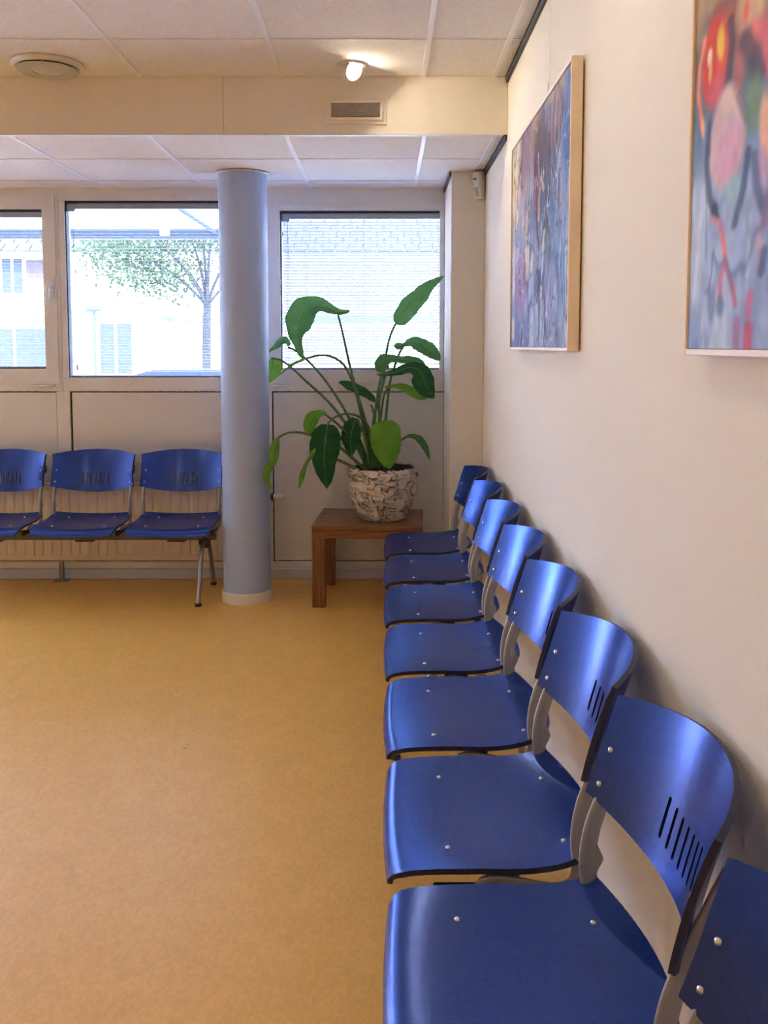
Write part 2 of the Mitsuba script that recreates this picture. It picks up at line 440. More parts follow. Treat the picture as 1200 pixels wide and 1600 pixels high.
def blind(label, x0, x1, z0, z1, tilt, cords, tassel_z):
    t = thing('venetian_blind', label, 'blind')
    y = WY + 0.044
    put('headrail', mikit.ply(cham(x0, x1, y - 0.014, y + 0.014, z1 - 0.046, z1 - 0.010, 0.002), 'headrail_metal'), t)
    sl = mikit.ply(slat_mesh(x1 - x0 - 0.012, tilt), 'slat_paint', smooth=True)
    z = z1 - 0.066
    while z > z0 + 0.02:
        put('slat', sl, t, to_world=T().translate([(x0 + x1) / 2, y, z]))
        z -= 0.0192
    put('bottom_rail', mikit.ply(cham(x0 + 0.006, x1 - 0.006, y - 0.011, y + 0.011, z0 + 0.004, z0 + 0.013, 0.002), 'slat_paint'), t)
    for cx in cords:
        put('ladder_cord', mikit.ply(cat(*[cyl(0.0006, (cx, y + s, z0 + 0.01), (cx, y + s, z1 - 0.05), 6) for s in (-0.0128, 0.0128)]), 'slat_paint'), t)
    put('end_cap', mikit.ply(cham(x0 - 0.002, x0 + 0.05, y - 0.020, y - 0.0145, z1 - 0.064, z1 - 0.014, 0.004), 'headrail_metal'), t)
    px = x0 + 0.034
    put('pull_cord', mikit.ply(cat(cyl(0.0011, (px, y - 0.019, tassel_z), (px, y - 0.017, z1 - 0.06), 6), cyl(0.0011, (px + 0.012, y - 0.019, tassel_z), (px + 0.004, y - 0.017, z1 - 0.06), 6)), 'grey_trim'), t)
    put('tassel', mikit.ply(lathe([(0, -0.03), (0.006, -0.028), (0.0075, -0.01), (0.004, 0.006), (0, 0.008)], 14).apply_translation([px + 0.006, y - 0.020, tassel_z]), 'white_plastic', smooth=40), t)
    return t


blind('white venetian blind with open slats in the casement window cut by the left photo edge', -3.222, -2.176, 1.372, 2.381, 4, (-3.0, -2.55, -2.265), 1.42)
blind('white venetian blind with open slats in the wide window left of the column', -2.018, -0.858, 1.315, 2.435, 3, (-1.815, -1.55, -1.28, -1.02), 1.39)
blind('white venetian blind with half closed slats in the window behind the plant', -0.652, PX - 0.009, 1.365, 2.372, -20, (-0.50, -0.13, 0.232), 1.40)

# ---------------------------------------------------------------- column
put('column', mikit.ply(lathe([(0, 0), (CR, 0), (CR, ZL - 0.002), (0, ZL - 0.002)], 72).apply_translation([CX, CYY, 0]), 'column_paint', smooth=40),
    label='round pale blue-grey column from floor to ceiling in front of the windows', cat='column')
put('base_ring', mikit.ply(lathe([(CR - 0.01, 0), (CR + 0.011, 0), (CR + 0.011, 0.058), (CR + 0.008, 0.064), (CR - 0.01, 0.065)], 72).apply_translation([CX, CYY, 0.0005]), 'white_plastic', smooth=40), 'column', label='white ring round the foot')
put('ceiling_collar', mikit.ply(lathe([(CR - 0.01, 0), (CR + 0.020, 0.0), (CR + 0.022, 0.004), (CR - 0.01, 0.005)], 72).apply_translation([CX, CYY, ZL - 0.006]), 'rail_white', smooth=40), 'column', label='white collar at the ceiling')

# ---------------------------------------------------------------- chairs
def chair_meshes():
    # seat: rolled front lip, dished, bulging rear edge; local axes: x across, y from front to back, z up
    prof = catmull([(-0.002, 0.0, 0.416), (0.001, 0.0, 0.428), (0.012, 0, 0.4405), (0.04, 0, 0.4485), (0.09, 0, 0.4500), (0.18, 0, 0.4455), (0.28, 0, 0.4430), (0.37, 0, 0.4495), (0.435, 0, 0.461), (0.472, 0, 0.470)], 46)
    us = np.linspace(-1, 1, 33)
    P = np.zeros((33, 46, 3))
    for i, u in enumerate(us):
        for j, (d, _, z) in enumerate(prof):
            s = np.clip(d / 0.47, 0, 1)
            hw = 0.2505 - 0.006 * (2 * s - 0.9) ** 2 - 0.020 * max(0, 1 - max(d, 0) / 0.03) ** 2 * 0.7 - 0.012 * max(0, (s - 0.86) / 0.14) ** 2
            P[i, j] = (u * hw, d - 0.058 * (u * u) * s ** 3 + 0.008 * u * u * (1 - s), z + abs(u) ** 2.1 * min(0.021, 0.006 + 0.075 * max(d, 0)))
    seat = shell(P, 0.0115)
    # backrest: curved plan, arched top, bellied bottom, seven slots
    us, vs = np.linspace(-1, 1, 45), np.linspace(0, 1, 21)
    Q = np.zeros((45, 21, 3))

    def rest(u, v):
        c = 1 - u * u
        hw = 0.2465 + 0.008 * (2 * v - 1) ** 2
        zb, zt = 0.652 - 0.046 * c, 0.846 + 0.021 * c
        d = 0.391 + 0.060 * v + (0.086 + 0.012 * v) * (1 - abs(u) ** 2.1) + 0.010 * (v - 0.5) ** 2
        return (u * hw, d, zb + (zt - zb) * v)
    for i, u in enumerate(us):
        for j, v in enumerate(vs):
            Q[i, j] = rest(u, v)
    back = shell(Q, 0.0105)
    if back.volume < 0:
        back.invert()
    if seat.volume < 0:
        seat.invert()
    bm = man(back)
    for k in range(-3, 4):
        x = 0.0262 * k
        zc = 0.684 + 0.0012 * k * k
        h = 0.033
        cut = m3.Manifold.hull(m3.Manifold.cylinder(0.2, 0.0042, 0.0042, 12).rotate([-90, 0, 0]).translate([x, 0.38, zc - h]) + m3.Manifold.cylinder(0.2, 0.0042, 0.0042, 12).rotate([-90, 0, 0]).translate([x, 0.38, zc + h]))
        bm = bm - cut
    # uprights
    ups = []
    for s in (-1, 1):
        path = catmull([(s * 0.236, 0.482, 0.790), (s * 0.236, 0.459, 0.735), (s * 0.236, 0.432, 0.668), (s * 0.236, 0.410, 0.610), (s * 0.236, 0.398, 0.555), (s * 0.236, 0.397, 0.500), (s * 0.236, 0.400, 0.455), (s * 0.236, 0.386, 0.421), (s * 0.236, 0.350, 0.409), (s * 0.236, 0.20, 0.408)], 44)
        w = np.interp(path[:, 2], [0.44, 0.52, 0.66, 0.73, 0.79], [0.0175, 0.0175, 0.016, 0.012, 0.008])
        tb = tube(path, w, 14, side=(1, 0, 0), ry=0.0085)
        lug = m3.Manifold.hull(m3.Manifold.cylinder(0.012, 0.016, 0.016, 20, True).rotate([0, 90, 0]).translate([s * 0.236, 0.409, 0.528]) + m3.Manifold.cylinder(0.012, 0.012, 0.012, 20, True).rotate([0, 90, 0]).translate([s * 0.236, 0.398, 0.560]) + m3.Manifold.cylinder(0.012, 0.012, 0.012, 20, True).rotate([0, 90, 0]).translate([s * 0.236, 0.396, 0.495]))
        ups.append((tb, lug))
    clamps = [cat(m3.Manifold.hull(m3.Manifold.cylinder(0.018, 0.014, 0.014, 16, True).rotate([0, 90, 0]).translate([s * 0.236, 0.475, 0.735]) + m3.Manifold.cylinder(0.018, 0.010, 0.010, 16, True).rotate([0, 90, 0]).translate([s * 0.236, 0.485, 0.758]))) for s in (-1, 1)]
    sup = [cat(cham(s * 0.236 - 0.0085 if s > 0 else s * 0.236 - 0.0085, s * 0.236 + 0.0085, 0.10, 0.30, 0.4005, 0.424, 0.003)) for s in (-1, 1)]
    dome = lathe([(0.0062, -0.002), (0.0062, 0.0008), (0.0052, 0.0026), (0.003, 0.0037), (0, 0.0042)], 14)
    riv = []

    def normal_at(fn, a, b):
        e = 1e-3
        p0 = np.array(fn(a, b))
        n = np.cross(np.array(fn(a + e, b)) - p0, np.array(fn(a, b + e)) - p0)
        return p0, n / np.linalg.norm(n)
    for u in (-0.925, 0.925):
        for v in (0.16, 0.50):
            p0, n = normal_at(rest, u, v)
            if n[1] > 0:
                n = -n
            m = dome.copy()
            m.apply_transform(trimesh.geometry.align_vectors([0, 0, 1], n))
            m.apply_translation(p0)
            riv.append(m)
    for x in (-0.16, 0.16):
        for d, xx in ((0.13, x), (0.395, x * 0.86)):
            i, j = np.argmin(abs(P[:, 20, 0] - xx)), np.argmin(abs(P[16, :, 1] - d) + (P[16, :, 2] < 0.44))
            m = dome.copy()
            m.apply_translation(P[i, j] + [0, 0, 0.0003])
            riv.append(m)
    # plywood edges (rims and slot walls) apart from the lacquered faces
    def split(mesh, nrm):
        mesh = tm(mesh)
        fn, c = mesh.face_normals, mesh.triangles_center
        k = np.abs((fn * nrm(c)).sum(1)) < 0.6
        return mesh.submesh([np.where(~k)[0]], append=True, repair=False), mesh.submesh([np.where(k)[0]], append=True, repair=False)

    def rest_n(c):
        u = np.clip(c[:, 0] / 0.25, -1, 1)
        n = np.stack([2.1 * 0.092 / 0.25 * np.sign(u) * np.abs(u) ** 1.1, np.ones_like(u), np.full_like(u, -0.3)], 1)
        return n / np.linalg.norm(n, axis=1, keepdims=True)

    def seat_n(c):
        from scipy.spatial import cKDTree
        du, dv = np.gradient(P, axis=0), np.gradient(P, axis=1)
        N = np.cross(du, dv)
        N /= np.linalg.norm(N, axis=2, keepdims=True)
        return N.reshape(-1, 3)[cKDTree(P.reshape(-1, 3)).query(c)[1]]
    return split(seat, seat_n), split(bm, rest_n), ups, clamps, sup, riv


_seat, _back, _ups, _clamps, _sup, _riv = chair_meshes()
CH = {'seat': mikit.ply(_seat[0], 'blue_lacquer', smooth=40), 'backrest': mikit.ply(_back[0], 'blue_lacquer', smooth=32)}
CH_EDGE = {'seat': mikit.ply(_seat[1], 'blue_edge', smooth=40), 'backrest': mikit.ply(_back[1], 'blue_edge', smooth=40)}
CH_UP = [mikit.ply(a, 'silver_paint', smooth=40) for a, _ in _ups]
CH_LUG = [mikit.ply(b, 'silver_paint', smooth=40) for _, b in _ups]
CH_CL = [mikit.ply(a, 'black_plastic', smooth=40) for a in _clamps]
CH_SU = [mikit.ply(a, 'black_plastic') for a in _sup]
CH_RV = [mikit.ply(a, 'rivet_metal', smooth=40) for a in _riv]


def chair(label, M, group):
    t = thing('linked_chair', label, 'chair', group)
    for part in ('seat', 'backrest'):
        put('plywood_edge', CH_EDGE[part], put(part, CH[part], t, to_world=M), to_world=M)
    for i in (0, 1):
        u = put('upright', CH_UP[i], t, to_world=M, label='silver grey curved upright' if i == 0 else None)
        put('lug', CH_LUG[i], u, to_world=M)
        put('clamp', CH_CL[i], u, to_world=M)
        put('seat_support', CH_SU[i], t, to_world=M)
    for r in CH_RV:
        put('rivet', r, t, to_world=M)
    return t


# row along the right wall: chairs face -x; local x -> -y?  local y (front to back) -> +x
def wall_pose(y):
    return T().translate([0.0, y, 0]).rotate([0, 0, 1], -90)


ROW_Y = [4.765, 4.212, 3.648, 3.094, 2.540, 1.986, 1.434, 0.880]
names = ['farthest of the row along the right wall, next to the small table',
         'second from the small table in the row along the right wall',
         'third from the small table in the row along the right wall',
         'fourth from the small table in the row along the right wall',
         'fifth from the small table in the row along the right wall',
         'sixth from the small table in the row along the right wall',
         'seventh from the small table, cut by the bottom photo edge',
         'eighth from the small table, only its backrest in the lower right corner']
for y, nm in zip(ROW_Y, names):
    chair('blue plywood chair, ' + nm, wall_pose(y), 'blue linked chairs along the right wall')

BF = 5.10
COL_X = [-1.256, -1.811, -2.366, -2.921]
names = ['beside the column, first of the row under the windows', 'second from the column in the row under the windows',
         'third from the column under the windows, cut by the left photo edge', 'fourth from the column under the windows']
for x, nm in zip(COL_X, names):
    chair('blue slotted-back chair, ' + nm, T().translate([x, BF, 0]), 'blue linked chairs under the windows')


def frame(label, M, half0, half1, legs, clips):
    """Beam from local x half0 to half1 with V legs at the local positions legs."""
    t = thing('beam_frame', label, 'chair frame')
    put('beam', mikit.ply(cham(half0, half1, 0.238, 0.288, 0.348, 0.401, 0.004), 'beam_metal'), t, to_world=M)
    for x in legs:
        hub = m3.Manifold.hull(cham2(x - 0.03, x + 0.03, 0.215, 0.31, 0.335, 0.352) + cham2(x - 0.02, x + 0.02, 0.235, 0.29, 0.30, 0.31))
        put('hub', mikit.ply(hub, 'black_plastic'), t, to_world=M)
        for pts in ([(x, 0.235, 0.355), (x, 0.185, 0.325), (x, 0.12, 0.20), (x, 0.062, 0.065), (x, 0.042, 0.014)], [(x, 0.290, 0.355), (x, 0.355, 0.318), (x, 0.445, 0.19), (x, 0.500, 0.07), (x, 0.515, 0.014)]):
            leg = put('leg', mikit.ply(tube(catmull(pts, 28), 0.014, 14, side=(1, 0, 0), ry=0.0125), 'leg_metal', smooth=50), t, to_world=M)
            put('foot', mikit.ply(lathe([(0, 0), (0.019, 0), (0.020, 0.010), (0.016, 0.018), (0, 0.020)], 20).apply_translation([x, pts[-1][1], 0]), 'black_plastic', smooth=40), leg, to_world=M, label='black foot')
    for x in clips:
        put('clip_plate', mikit.ply(cham(x - 0.055, x + 0.055, 0.2365, 0.289, 0.336, 0.349, 0.002), 'beam_metal'), t, to_world=M)
    return t


def cham2(x0, x1, y0, y1, z0, z1):
    return m3.Manifold.cube([x1 - x0, y1 - y0, z1 - z0]).translate([x0, y0, z0])


frame('dark beam with splayed legs under the blue chairs along the right wall', T().rotate([0, 0, 1], -90), -5.02, -0.55, (-4.84, -3.20, -1.56), [])
frame('dark beam with splayed legs carrying the blue chairs under the windows', T().translate([0, BF, 0]), -3.25, -1.02, (-1.087, -2.94), COL_X)

# ---------------------------------------------------------------- radiator
RY = 5.690
rd = put('radiator', mikit.ply(cham(-3.3, -0.80, RY, RY + 0.052, 0.135, 0.632, 0.006), 'radiator_paint'),
         label='long cream panel radiator behind the chairs under the windows', cat='radiator')
fin = mikit.ply(cham(-0.0235, 0.0235, -0.006, 0.004, -0.213, 0.213, 0.0045), 'radiator_paint', smooth=50)
x = -0.86
while x > -3.26:
    put('fin', fin, rd, to_world=T().translate([x, RY, 0.386]))
    x -= 0.059
put('top_grille', mikit.ply(cham(-3.3, -0.80, RY - 0.003, RY + 0.056, 0.631, 0.640, 0.002), 'radiator_paint'), rd)
for x in (-2.09,):
    put('stand_post', mikit.ply(cham(x - 0.013, x + 0.013, RY + 0.012, RY + 0.036, 0.004, 0.14, 0.002), 'leg_metal'), rd)
    put('stand_plate', mikit.ply(cham(x - 0.05, x + 0.05, RY - 0.01, RY + 0.058, 0.0, 0.005, 0.001), 'leg_metal'), rd)
put('pipe', mikit.ply(cyl(0.008, (-0.80, RY + 0.026, 0.548), (-0.725, RY + 0.026, 0.548), 14), 'leg_metal', smooth=40), rd)
hd = put('valve_head', mikit.ply(cat(lathe([(0, 0), (0.021, 0), (0.023, 0.012), (0.022, 0.040), (0.0175, 0.066), (0.012, 0.070), (0, 0.070)], 20).apply_transform(trimesh.geometry.align_vectors([0, 0, 1], [1, 0, 0])).apply_translation([-0.712, RY + 0.026, 0.548])), 'white_plastic', smooth=35), rd, label='white thermostat knob')
put('collar', mikit.ply(cyl(0.024, (-0.726, RY + 0.026, 0.548), (-0.711, RY + 0.026, 0.548), 24), 'black_plastic', smooth=40), hd, label='black collar')
for k in range(5):
    a = math.radians(90 + 30 * k)
    put('ridge', mikit.ply(cyl(0.0022, (-0.70, RY + 0.026 + 0.0225 * math.cos(a), 0.548 + 0.0225 * math.sin(a)), (-0.672, RY + 0.026 + 0.0225 * math.cos(a), 0.548 + 0.0225 * math.sin(a)), 6), 'white_plastic'), hd)

# ---------------------------------------------------------------- small table
TM = rotz(-3.4, (-0.085, 5.37, 0))
tb = thing('side_table', 'small square brown wooden table under the potted plant', 'table')
tw, td, th = 0.318, 0.283, 0.483
put('table_top', mikit.ply(cham(-tw, tw, -td, td, th - 0.028, th, 0.003), 'oak_stain'), tb, to_world=TM)
for y in (-td + 0.012, td - 0.012):
    put('apron', mikit.ply(cham(-tw + 0.076, tw - 0.076, y - 0.010, y + 0.010, th - 0.073, th - 0.0285, 0.0015), 'oak_stain'), tb, to_world=TM)
for x in (-tw + 0.014, tw - 0.014):
    put('apron', mikit.ply(cham(x - 0.010, x + 0.010, -td + 0.076, td - 0.076, th - 0.073, th - 0.0285, 0.0015), 'oak_stain'), tb, to_world=TM)
for sx in (-1, 1):
    for sy in (-1, 1):
        x0, y0 = sx * (tw - 0.039), sy * (td - 0.039)
        put('leg', mikit.ply(cham(x0 - 0.037, x0 + 0.037, y0 - 0.037, y0 + 0.037, 0, th - 0.0285, 0.003), 'oak_stain'), tb, to_world=TM)

# ---------------------------------------------------------------- planter of bark pieces
PC = np.array([-0.008, 5.335])
PZ = [0.483, 0.50, 0.56, 0.62, 0.68, 0.73, 0.775, 0.792]
PR = [0.120, 0.134, 0.163, 0.184, 0.197, 0.200, 0.198, 0.196]


def pot_r(z):
    return np.interp(z, PZ, PR)


pot = put('planter', mikit.ply(lathe([(0, 0.4835), *[(r - 0.004, z) for r, z in zip(PR, PZ)], (0.180, 0.792), (0.176, 0.745), (0, 0.742)], 60).apply_translation([*PC, 0]), 'bark_dark', smooth=35),
          label='round planter clad in pale birch bark pieces on the small brown table', cat='planter')
put('soil', mikit.ply(lathe([(0, 0.752), (0.10, 0.756), (0.176, 0.750), (0.176, 0.744), (0, 0.744)], 36).apply_translation([*PC, 0]), 'soil', smooth=40), pot, label='dark potting soil')


def bark_pieces():
    from scipy.spatial import Voronoi
    rng = np.random.default_rng(11)
    R, z0, z1 = 0.185, 0.484, 0.795
    W = 2 * np.pi * R
    pts = []
    for _ in range(9000):                                   # dart throwing, two sizes of gap
        p = np.array([rng.uniform(0, W), rng.uniform(z0, z1)])
        need = 0.036 + 0.020 * (meshkit.noise(np.array([p[0] * 14, p[1] * 14, 3.0])) > 0.5)
        if all(np.hypot(*np.array([[1.0, -0.55], [0.45, 1.25]]) @ [(p[0] - q[0] + W / 2) % W - W / 2, p[1] - q[1]]) > need for q in pts):
            pts.append(p)
    pts = np.array(pts)
    n = len(pts)
    allp = np.vstack([pts, pts - [W, 0], pts + [W, 0]])
    allp = np.vstack([allp, np.c_[allp[:, 0], 2 * z0 - allp[:, 1]], np.c_[allp[:, 0], 2 * z1 - allp[:, 1]]])
    vor = Voronoi(allp)
    out = []
    for i in range(n):
        reg = vor.regions[vor.point_region[i]]
        pg = sg.Polygon(vor.vertices[reg]).buffer(-rng.uniform(0.0005, 0.0017), join_style=2)
        if pg.is_empty or pg.geom_type != 'Polygon':
            continue
        c = np.array(pg.centroid.coords[0])
        q = np.array(pg.exterior.coords[:-1])
        a = rng.normal(0, 0.30)                             # turn and stretch the pieces a little so that edges overlap
        d = (q - c) * rng.uniform(0.97, 1.12)
        q = c + d @ np.array([[math.cos(a), -math.sin(a)], [math.sin(a), math.cos(a)]])
        q[:, 1] = np.clip(q[:, 1], z0 + 0.001, z1 + 0.006)
        tilt = rng.normal(0, 0.20, 2)
        h = rng.uniform(0.002, 0.007)
        top, bot = [], []
        for x, z in np.vstack([q, c]):
            r = pot_r(min(z, 0.792))
            e = np.clip(h + tilt[0] * (x - c[0]) + tilt[1] * (z - c[1]), 0.0008, 0.014)
            th_ = x / R
            o = np.array([math.cos(th_), math.sin(th_)])
            top.append([*(PC + o * (r + e)), z])
            bot.append([*(PC + o * (r - 0.006)), z])
        k = len(q)
        v = np.array(top + bot[:-1])
        f = []
        for j in range(k):
            b = (j + 1) % k
            f += [[j, b, k], [j, k + 1 + j, k + 1 + b], [j, k + 1 + b, b]]
        m = trimesh.Trimesh(v, np.array(f), process=False)
        out.append((m, BARKS[rng.choice(5, p=[0.27, 0.25, 0.18, 0.14, 0.16])]))
    return out


for m, b in bark_pieces():
    put('bark_piece', mikit.ply(m, b), pot)

# ---------------------------------------------------------------- plant
LEAVES = [
    ('mid',20,[(-0.053,5.32,0.8),(-0.059,5.33,0.928),(-0.062,5.34,1.076),(-0.029,5.36,1.214),(0.0,5.37,1.367),(0.029,5.38,1.549),(0.075,5.38,1.658)],[(0.069,5.38,1.655,0.0154),(0.091,5.38,1.682,0.0519),(0.143,5.38,1.756,0.0615),(0.2,5.37,1.812,0.0547),(0.247,5.36,1.859,0.0402),(0.298,5.34,1.897,0.0229),(0.35,5.32,1.927,0.0038)]),
    ('mid',25,[(-0.072,5.32,0.8),(-0.105,5.32,1.04),(-0.152,5.3,1.218),(-0.198,5.29,1.388),(-0.239,5.28,1.576),(-0.269,5.27,1.699)],[(-0.2,5.25,1.721,0.0056),(-0.261,5.25,1.713,0.0206),(-0.326,5.25,1.734,0.0319),(-0.387,5.25,1.754,0.0488),(-0.441,5.23,1.722,0.0878),(-0.486,5.21,1.654,0.0819),(-0.503,5.2,1.571,0.0427),(-0.492,5.2,1.52,0.0241),(-0.48,5.2,1.474,0.0186),(-0.467,5.2,1.444,0.0028)]),
    ('mid',30,[(-0.096,5.32,0.795),(-0.154,5.35,0.974),(-0.25,5.38,1.155),(-0.338,5.4,1.289),(-0.464,5.42,1.433),(-0.522,5.43,1.481),(-0.581,5.44,1.51)],[(-0.576,5.44,1.52,0.0136),(-0.611,5.45,1.547,0.0253),(-0.641,5.46,1.524,0.0215),(-0.677,5.47,1.499,0.0117),(-0.709,5.47,1.473,0.0029)]),
    ('bright',60,[(-0.077,5.32,0.795),(-0.11,5.32,0.968),(-0.138,5.32,1.121),(-0.19,5.32,1.312),(-0.246,5.3,1.416),(-0.319,5.27,1.459),(-0.373,5.24,1.464),(-0.446,5.21,1.446)],[(-0.441,5.21,1.448,0.0056),(-0.482,5.2,1.429,0.0149),(-0.523,5.19,1.409,0.0148),(-0.564,5.18,1.38,0.0093),(-0.618,5.17,1.34,0.0018)]),
    ('bright',0,[(-0.105,5.32,0.795),(-0.173,5.34,0.966),(-0.235,5.36,1.06),(-0.337,5.39,1.184),(-0.484,5.42,1.317),(-0.582,5.44,1.404),(-0.651,5.45,1.441),(-0.686,5.46,1.442)],[(-0.681,5.46,1.44,0.0195),(-0.677,5.46,1.404,0.0546),(-0.687,5.46,1.365,0.0566),(-0.701,5.45,1.316,0.0243),(-0.709,5.44,1.288,0.0029)]),  # brighter green carries the sun shining through this leaf
    ('mid',10,[(-0.01,5.34,0.797),(0.005,5.37,1.021),(0.019,5.38,1.165),(0.043,5.4,1.328),(0.077,5.41,1.433),(0.101,5.41,1.491),(0.135,5.41,1.53)],[(0.062,5.4,1.524,0.0077),(0.087,5.4,1.518,0.0212),(0.12,5.4,1.524,0.0116),(0.154,5.4,1.541,0.0251),(0.211,5.39,1.53,0.0424),(0.268,5.37,1.501,0.0441),(0.31,5.36,1.463,0.0306),(0.334,5.35,1.433,0.0048)]),
    ('mid',15,[(-0.053,5.32,0.795),(-0.057,5.32,1.025),(-0.052,5.32,1.121),(-0.038,5.32,1.236),(-0.014,5.32,1.359)],[(-0.009,5.32,1.364,0.019),(-0.017,5.29,1.402,0.0472),(0.0,5.28,1.434,0.0453),(0.038,5.29,1.445,0.0246),(0.095,5.32,1.44,0.0209),(0.162,5.36,1.436,0.0249),(0.22,5.37,1.415,0.023),(0.241,5.37,1.367,0.0038)]),
    ('dark',15,[(-0.038,5.33,0.793),(-0.024,5.33,1.025),(-0.024,5.32,1.217),(0.0,5.3,1.312),(0.009,5.29,1.351)],[(-0.042,5.27,1.351,0.0056),(0.019,5.26,1.355,0.0132),(0.093,5.24,1.376,0.0262),(0.158,5.22,1.394,0.0336),(0.209,5.2,1.372,0.0613),(0.236,5.19,1.307,0.0667),(0.264,5.18,1.252,0.0426),(0.289,5.18,1.217,0.0056)]),
    ('bright',30,[(-0.029,5.34,0.792),(-0.024,5.35,1.071),(-0.01,5.36,1.166),(0.014,5.36,1.253),(0.038,5.35,1.277)],[(0.005,5.35,1.27,0.0096),(0.067,5.34,1.282,0.0133),(0.124,5.32,1.274,0.0285),(0.175,5.3,1.248,0.0322),(0.218,5.29,1.223,0.0227),(0.248,5.29,1.205,0.0038)]),
    ('dark',35,[(-0.058,5.35,0.791),(-0.063,5.4,1.018),(-0.063,5.42,1.114),(-0.08,5.43,1.162)],[(-0.056,5.42,1.177,0.0058),(-0.082,5.42,1.203,0.0252),(-0.135,5.41,1.236,0.0348),(-0.193,5.4,1.265,0.0366),(-0.241,5.39,1.288,0.025),(-0.275,5.39,1.299,0.0029)]),
    ('dark',0,[(-0.062,5.3,0.797),(-0.076,5.29,0.952),(-0.094,5.27,1.044),(-0.15,5.24,1.106),(-0.224,5.21,1.124),(-0.288,5.19,1.103),(-0.327,5.18,1.068)],[(-0.327,5.18,1.065,0.037),(-0.334,5.17,1.011,0.0831),(-0.345,5.16,0.929,0.0903),(-0.347,5.15,0.855,0.0717),(-0.338,5.15,0.771,0.0497),(-0.332,5.15,0.694,0.0037)]),
    ('bright',10,[(-0.105,5.3,0.793),(-0.17,5.27,0.935),(-0.244,5.24,1.033),(-0.299,5.22,1.086),(-0.345,5.2,1.121)],[(-0.337,5.2,1.125,0.0111),(-0.376,5.19,1.123,0.0241),(-0.413,5.18,1.096,0.0426),(-0.431,5.17,1.053,0.0369),(-0.434,5.17,1.008,0.0129)]),
    ('dark',0,[(-0.081,5.29,0.794),(-0.104,5.27,0.935),(-0.141,5.26,1.05),(-0.169,5.25,1.093)],[(-0.169,5.25,1.096,0.0187),(-0.183,5.24,1.047,0.0543),(-0.195,5.23,0.987,0.0579),(-0.195,5.23,0.93,0.0392),(-0.188,5.23,0.873,0.0037)]),
    ('bright',0,[(-0.028,5.27,0.797),(-0.024,5.24,0.938),(-0.014,5.21,1.036),(0.0,5.19,1.082)],[(0.002,5.19,1.084,0.0463),(0.006,5.18,1.048,0.087),(0.011,5.16,0.975,0.0894),(0.019,5.15,0.902,0.0754),(0.026,5.15,0.846,0.0441),(0.032,5.15,0.807,0.0055)]),
    ('mid',20,[(0.0,5.34,0.787),(0.048,5.34,0.879),(0.096,5.34,0.948),(0.132,5.33,0.973)],[(0.129,5.33,0.976,0.0076),(0.177,5.32,0.982,0.0152),(0.219,5.3,0.96,0.0227),(0.249,5.29,0.914,0.0189),(0.272,5.29,0.845,0.0028)]),
    ('bright',10,[(-0.1,5.28,0.779),(-0.189,5.26,0.86),(-0.282,5.24,0.938),(-0.421,5.21,0.998),(-0.559,5.19,1.014),(-0.614,5.18,0.984)],[(-0.618,5.18,0.982,0.013),(-0.631,5.17,0.941,0.0258),(-0.638,5.16,0.891,0.0313),(-0.65,5.15,0.837,0.0221),(-0.671,5.12,0.803,0.0238),(-0.677,5.12,0.757,0.0183),(-0.647,5.13,0.698,0.0027)]),
    ('bright',15,[(-0.151,5.24,0.785),(-0.225,5.22,0.832),(-0.29,5.2,0.863),(-0.363,5.18,0.896)],[(-0.354,5.18,0.9,0.0074),(-0.395,5.17,0.909,0.0166),(-0.427,5.16,0.873,0.0129),(-0.454,5.15,0.827,0.011),(-0.473,5.15,0.771,0.0166),(-0.496,5.15,0.694,0.0018)]),
]

pl = thing('potted_plant', 'tall green plant with large paddle leaves in the bark planter', 'plant')


def leaf_mesh(B, roll, seed):
    rng = np.random.default_rng(seed)
    Q = catmull(B, 27)
    M, H = Q[:, :3], np.maximum(Q[:, 3], 0.0012)
    Tn = np.gradient(M, axis=0)
    Tn /= np.linalg.norm(Tn, axis=1, keepdims=True)
    ns = 11
    s = np.linspace(-1, 1, ns)
    V, UV = [], []
    W0 = None
    ph = rng.uniform(0, 6, 2)
    for i in range(len(M)):
        w = np.cross(Tn[i], [0, 1, 0])
        w /= np.linalg.norm(w) + 1e-9
        if W0 is not None and w @ W0 < 0:
            w = -w
        W0 = w
        n = np.cross(w, Tn[i])
        a = math.radians(roll)
        w2 = w * math.cos(a) + n * math.sin(a)
        n2 = np.cross(w2, Tn[i])
        if n2[1] > 0:
            n2 = -n2
        for x in s:
            fold = -0.24 * abs(x) ** 1.3 + 0.07 * x * x * math.sin(i * 0.8 + ph[0] + (2 if x > 0 else 0))
            V.append(M[i] + w2 * x * H[i] * (1 + 0.03 * math.sin(i * 1.7 + ph[1] + 3 * x)) + n2 * fold * H[i] * 1.6)
            UV.append([x, i / (len(M) - 1)])
    f = []
    for i in range(len(M) - 1):
        for j in range(ns - 1):
            a = i * ns + j
            f += [[a, a + 1, a + ns + 1], [a, a + ns + 1, a + ns]]
    rib = np.array([V[i * ns + ns // 2] for i in range(len(M))])
    return trimesh.Trimesh(np.array(V), np.array(f), process=False), np.array(UV), rib


for i, (kind, roll, P, B) in enumerate(LEAVES):
    path = catmull(P, 30)
    rad = np.interp(np.linspace(0, 1, 30), [0, 0.15, 0.5, 1], [0.012, 0.0100, 0.0080, 0.0055])
    put('stem', mikit.ply(tube(path, rad, 10), 'petiole', smooth=60), pl)
    lm, uv, rib = leaf_mesh(B, roll, 100 + i)
    lf = put('leaf', mikit.ply(lm, 'leaf_' + kind, smooth=True, uv=uv), pl)
    put('midrib', mikit.ply(tube(rib, np.linspace(0.0026, 0.0006, len(rib)), 7), 'midrib', smooth=60), lf)

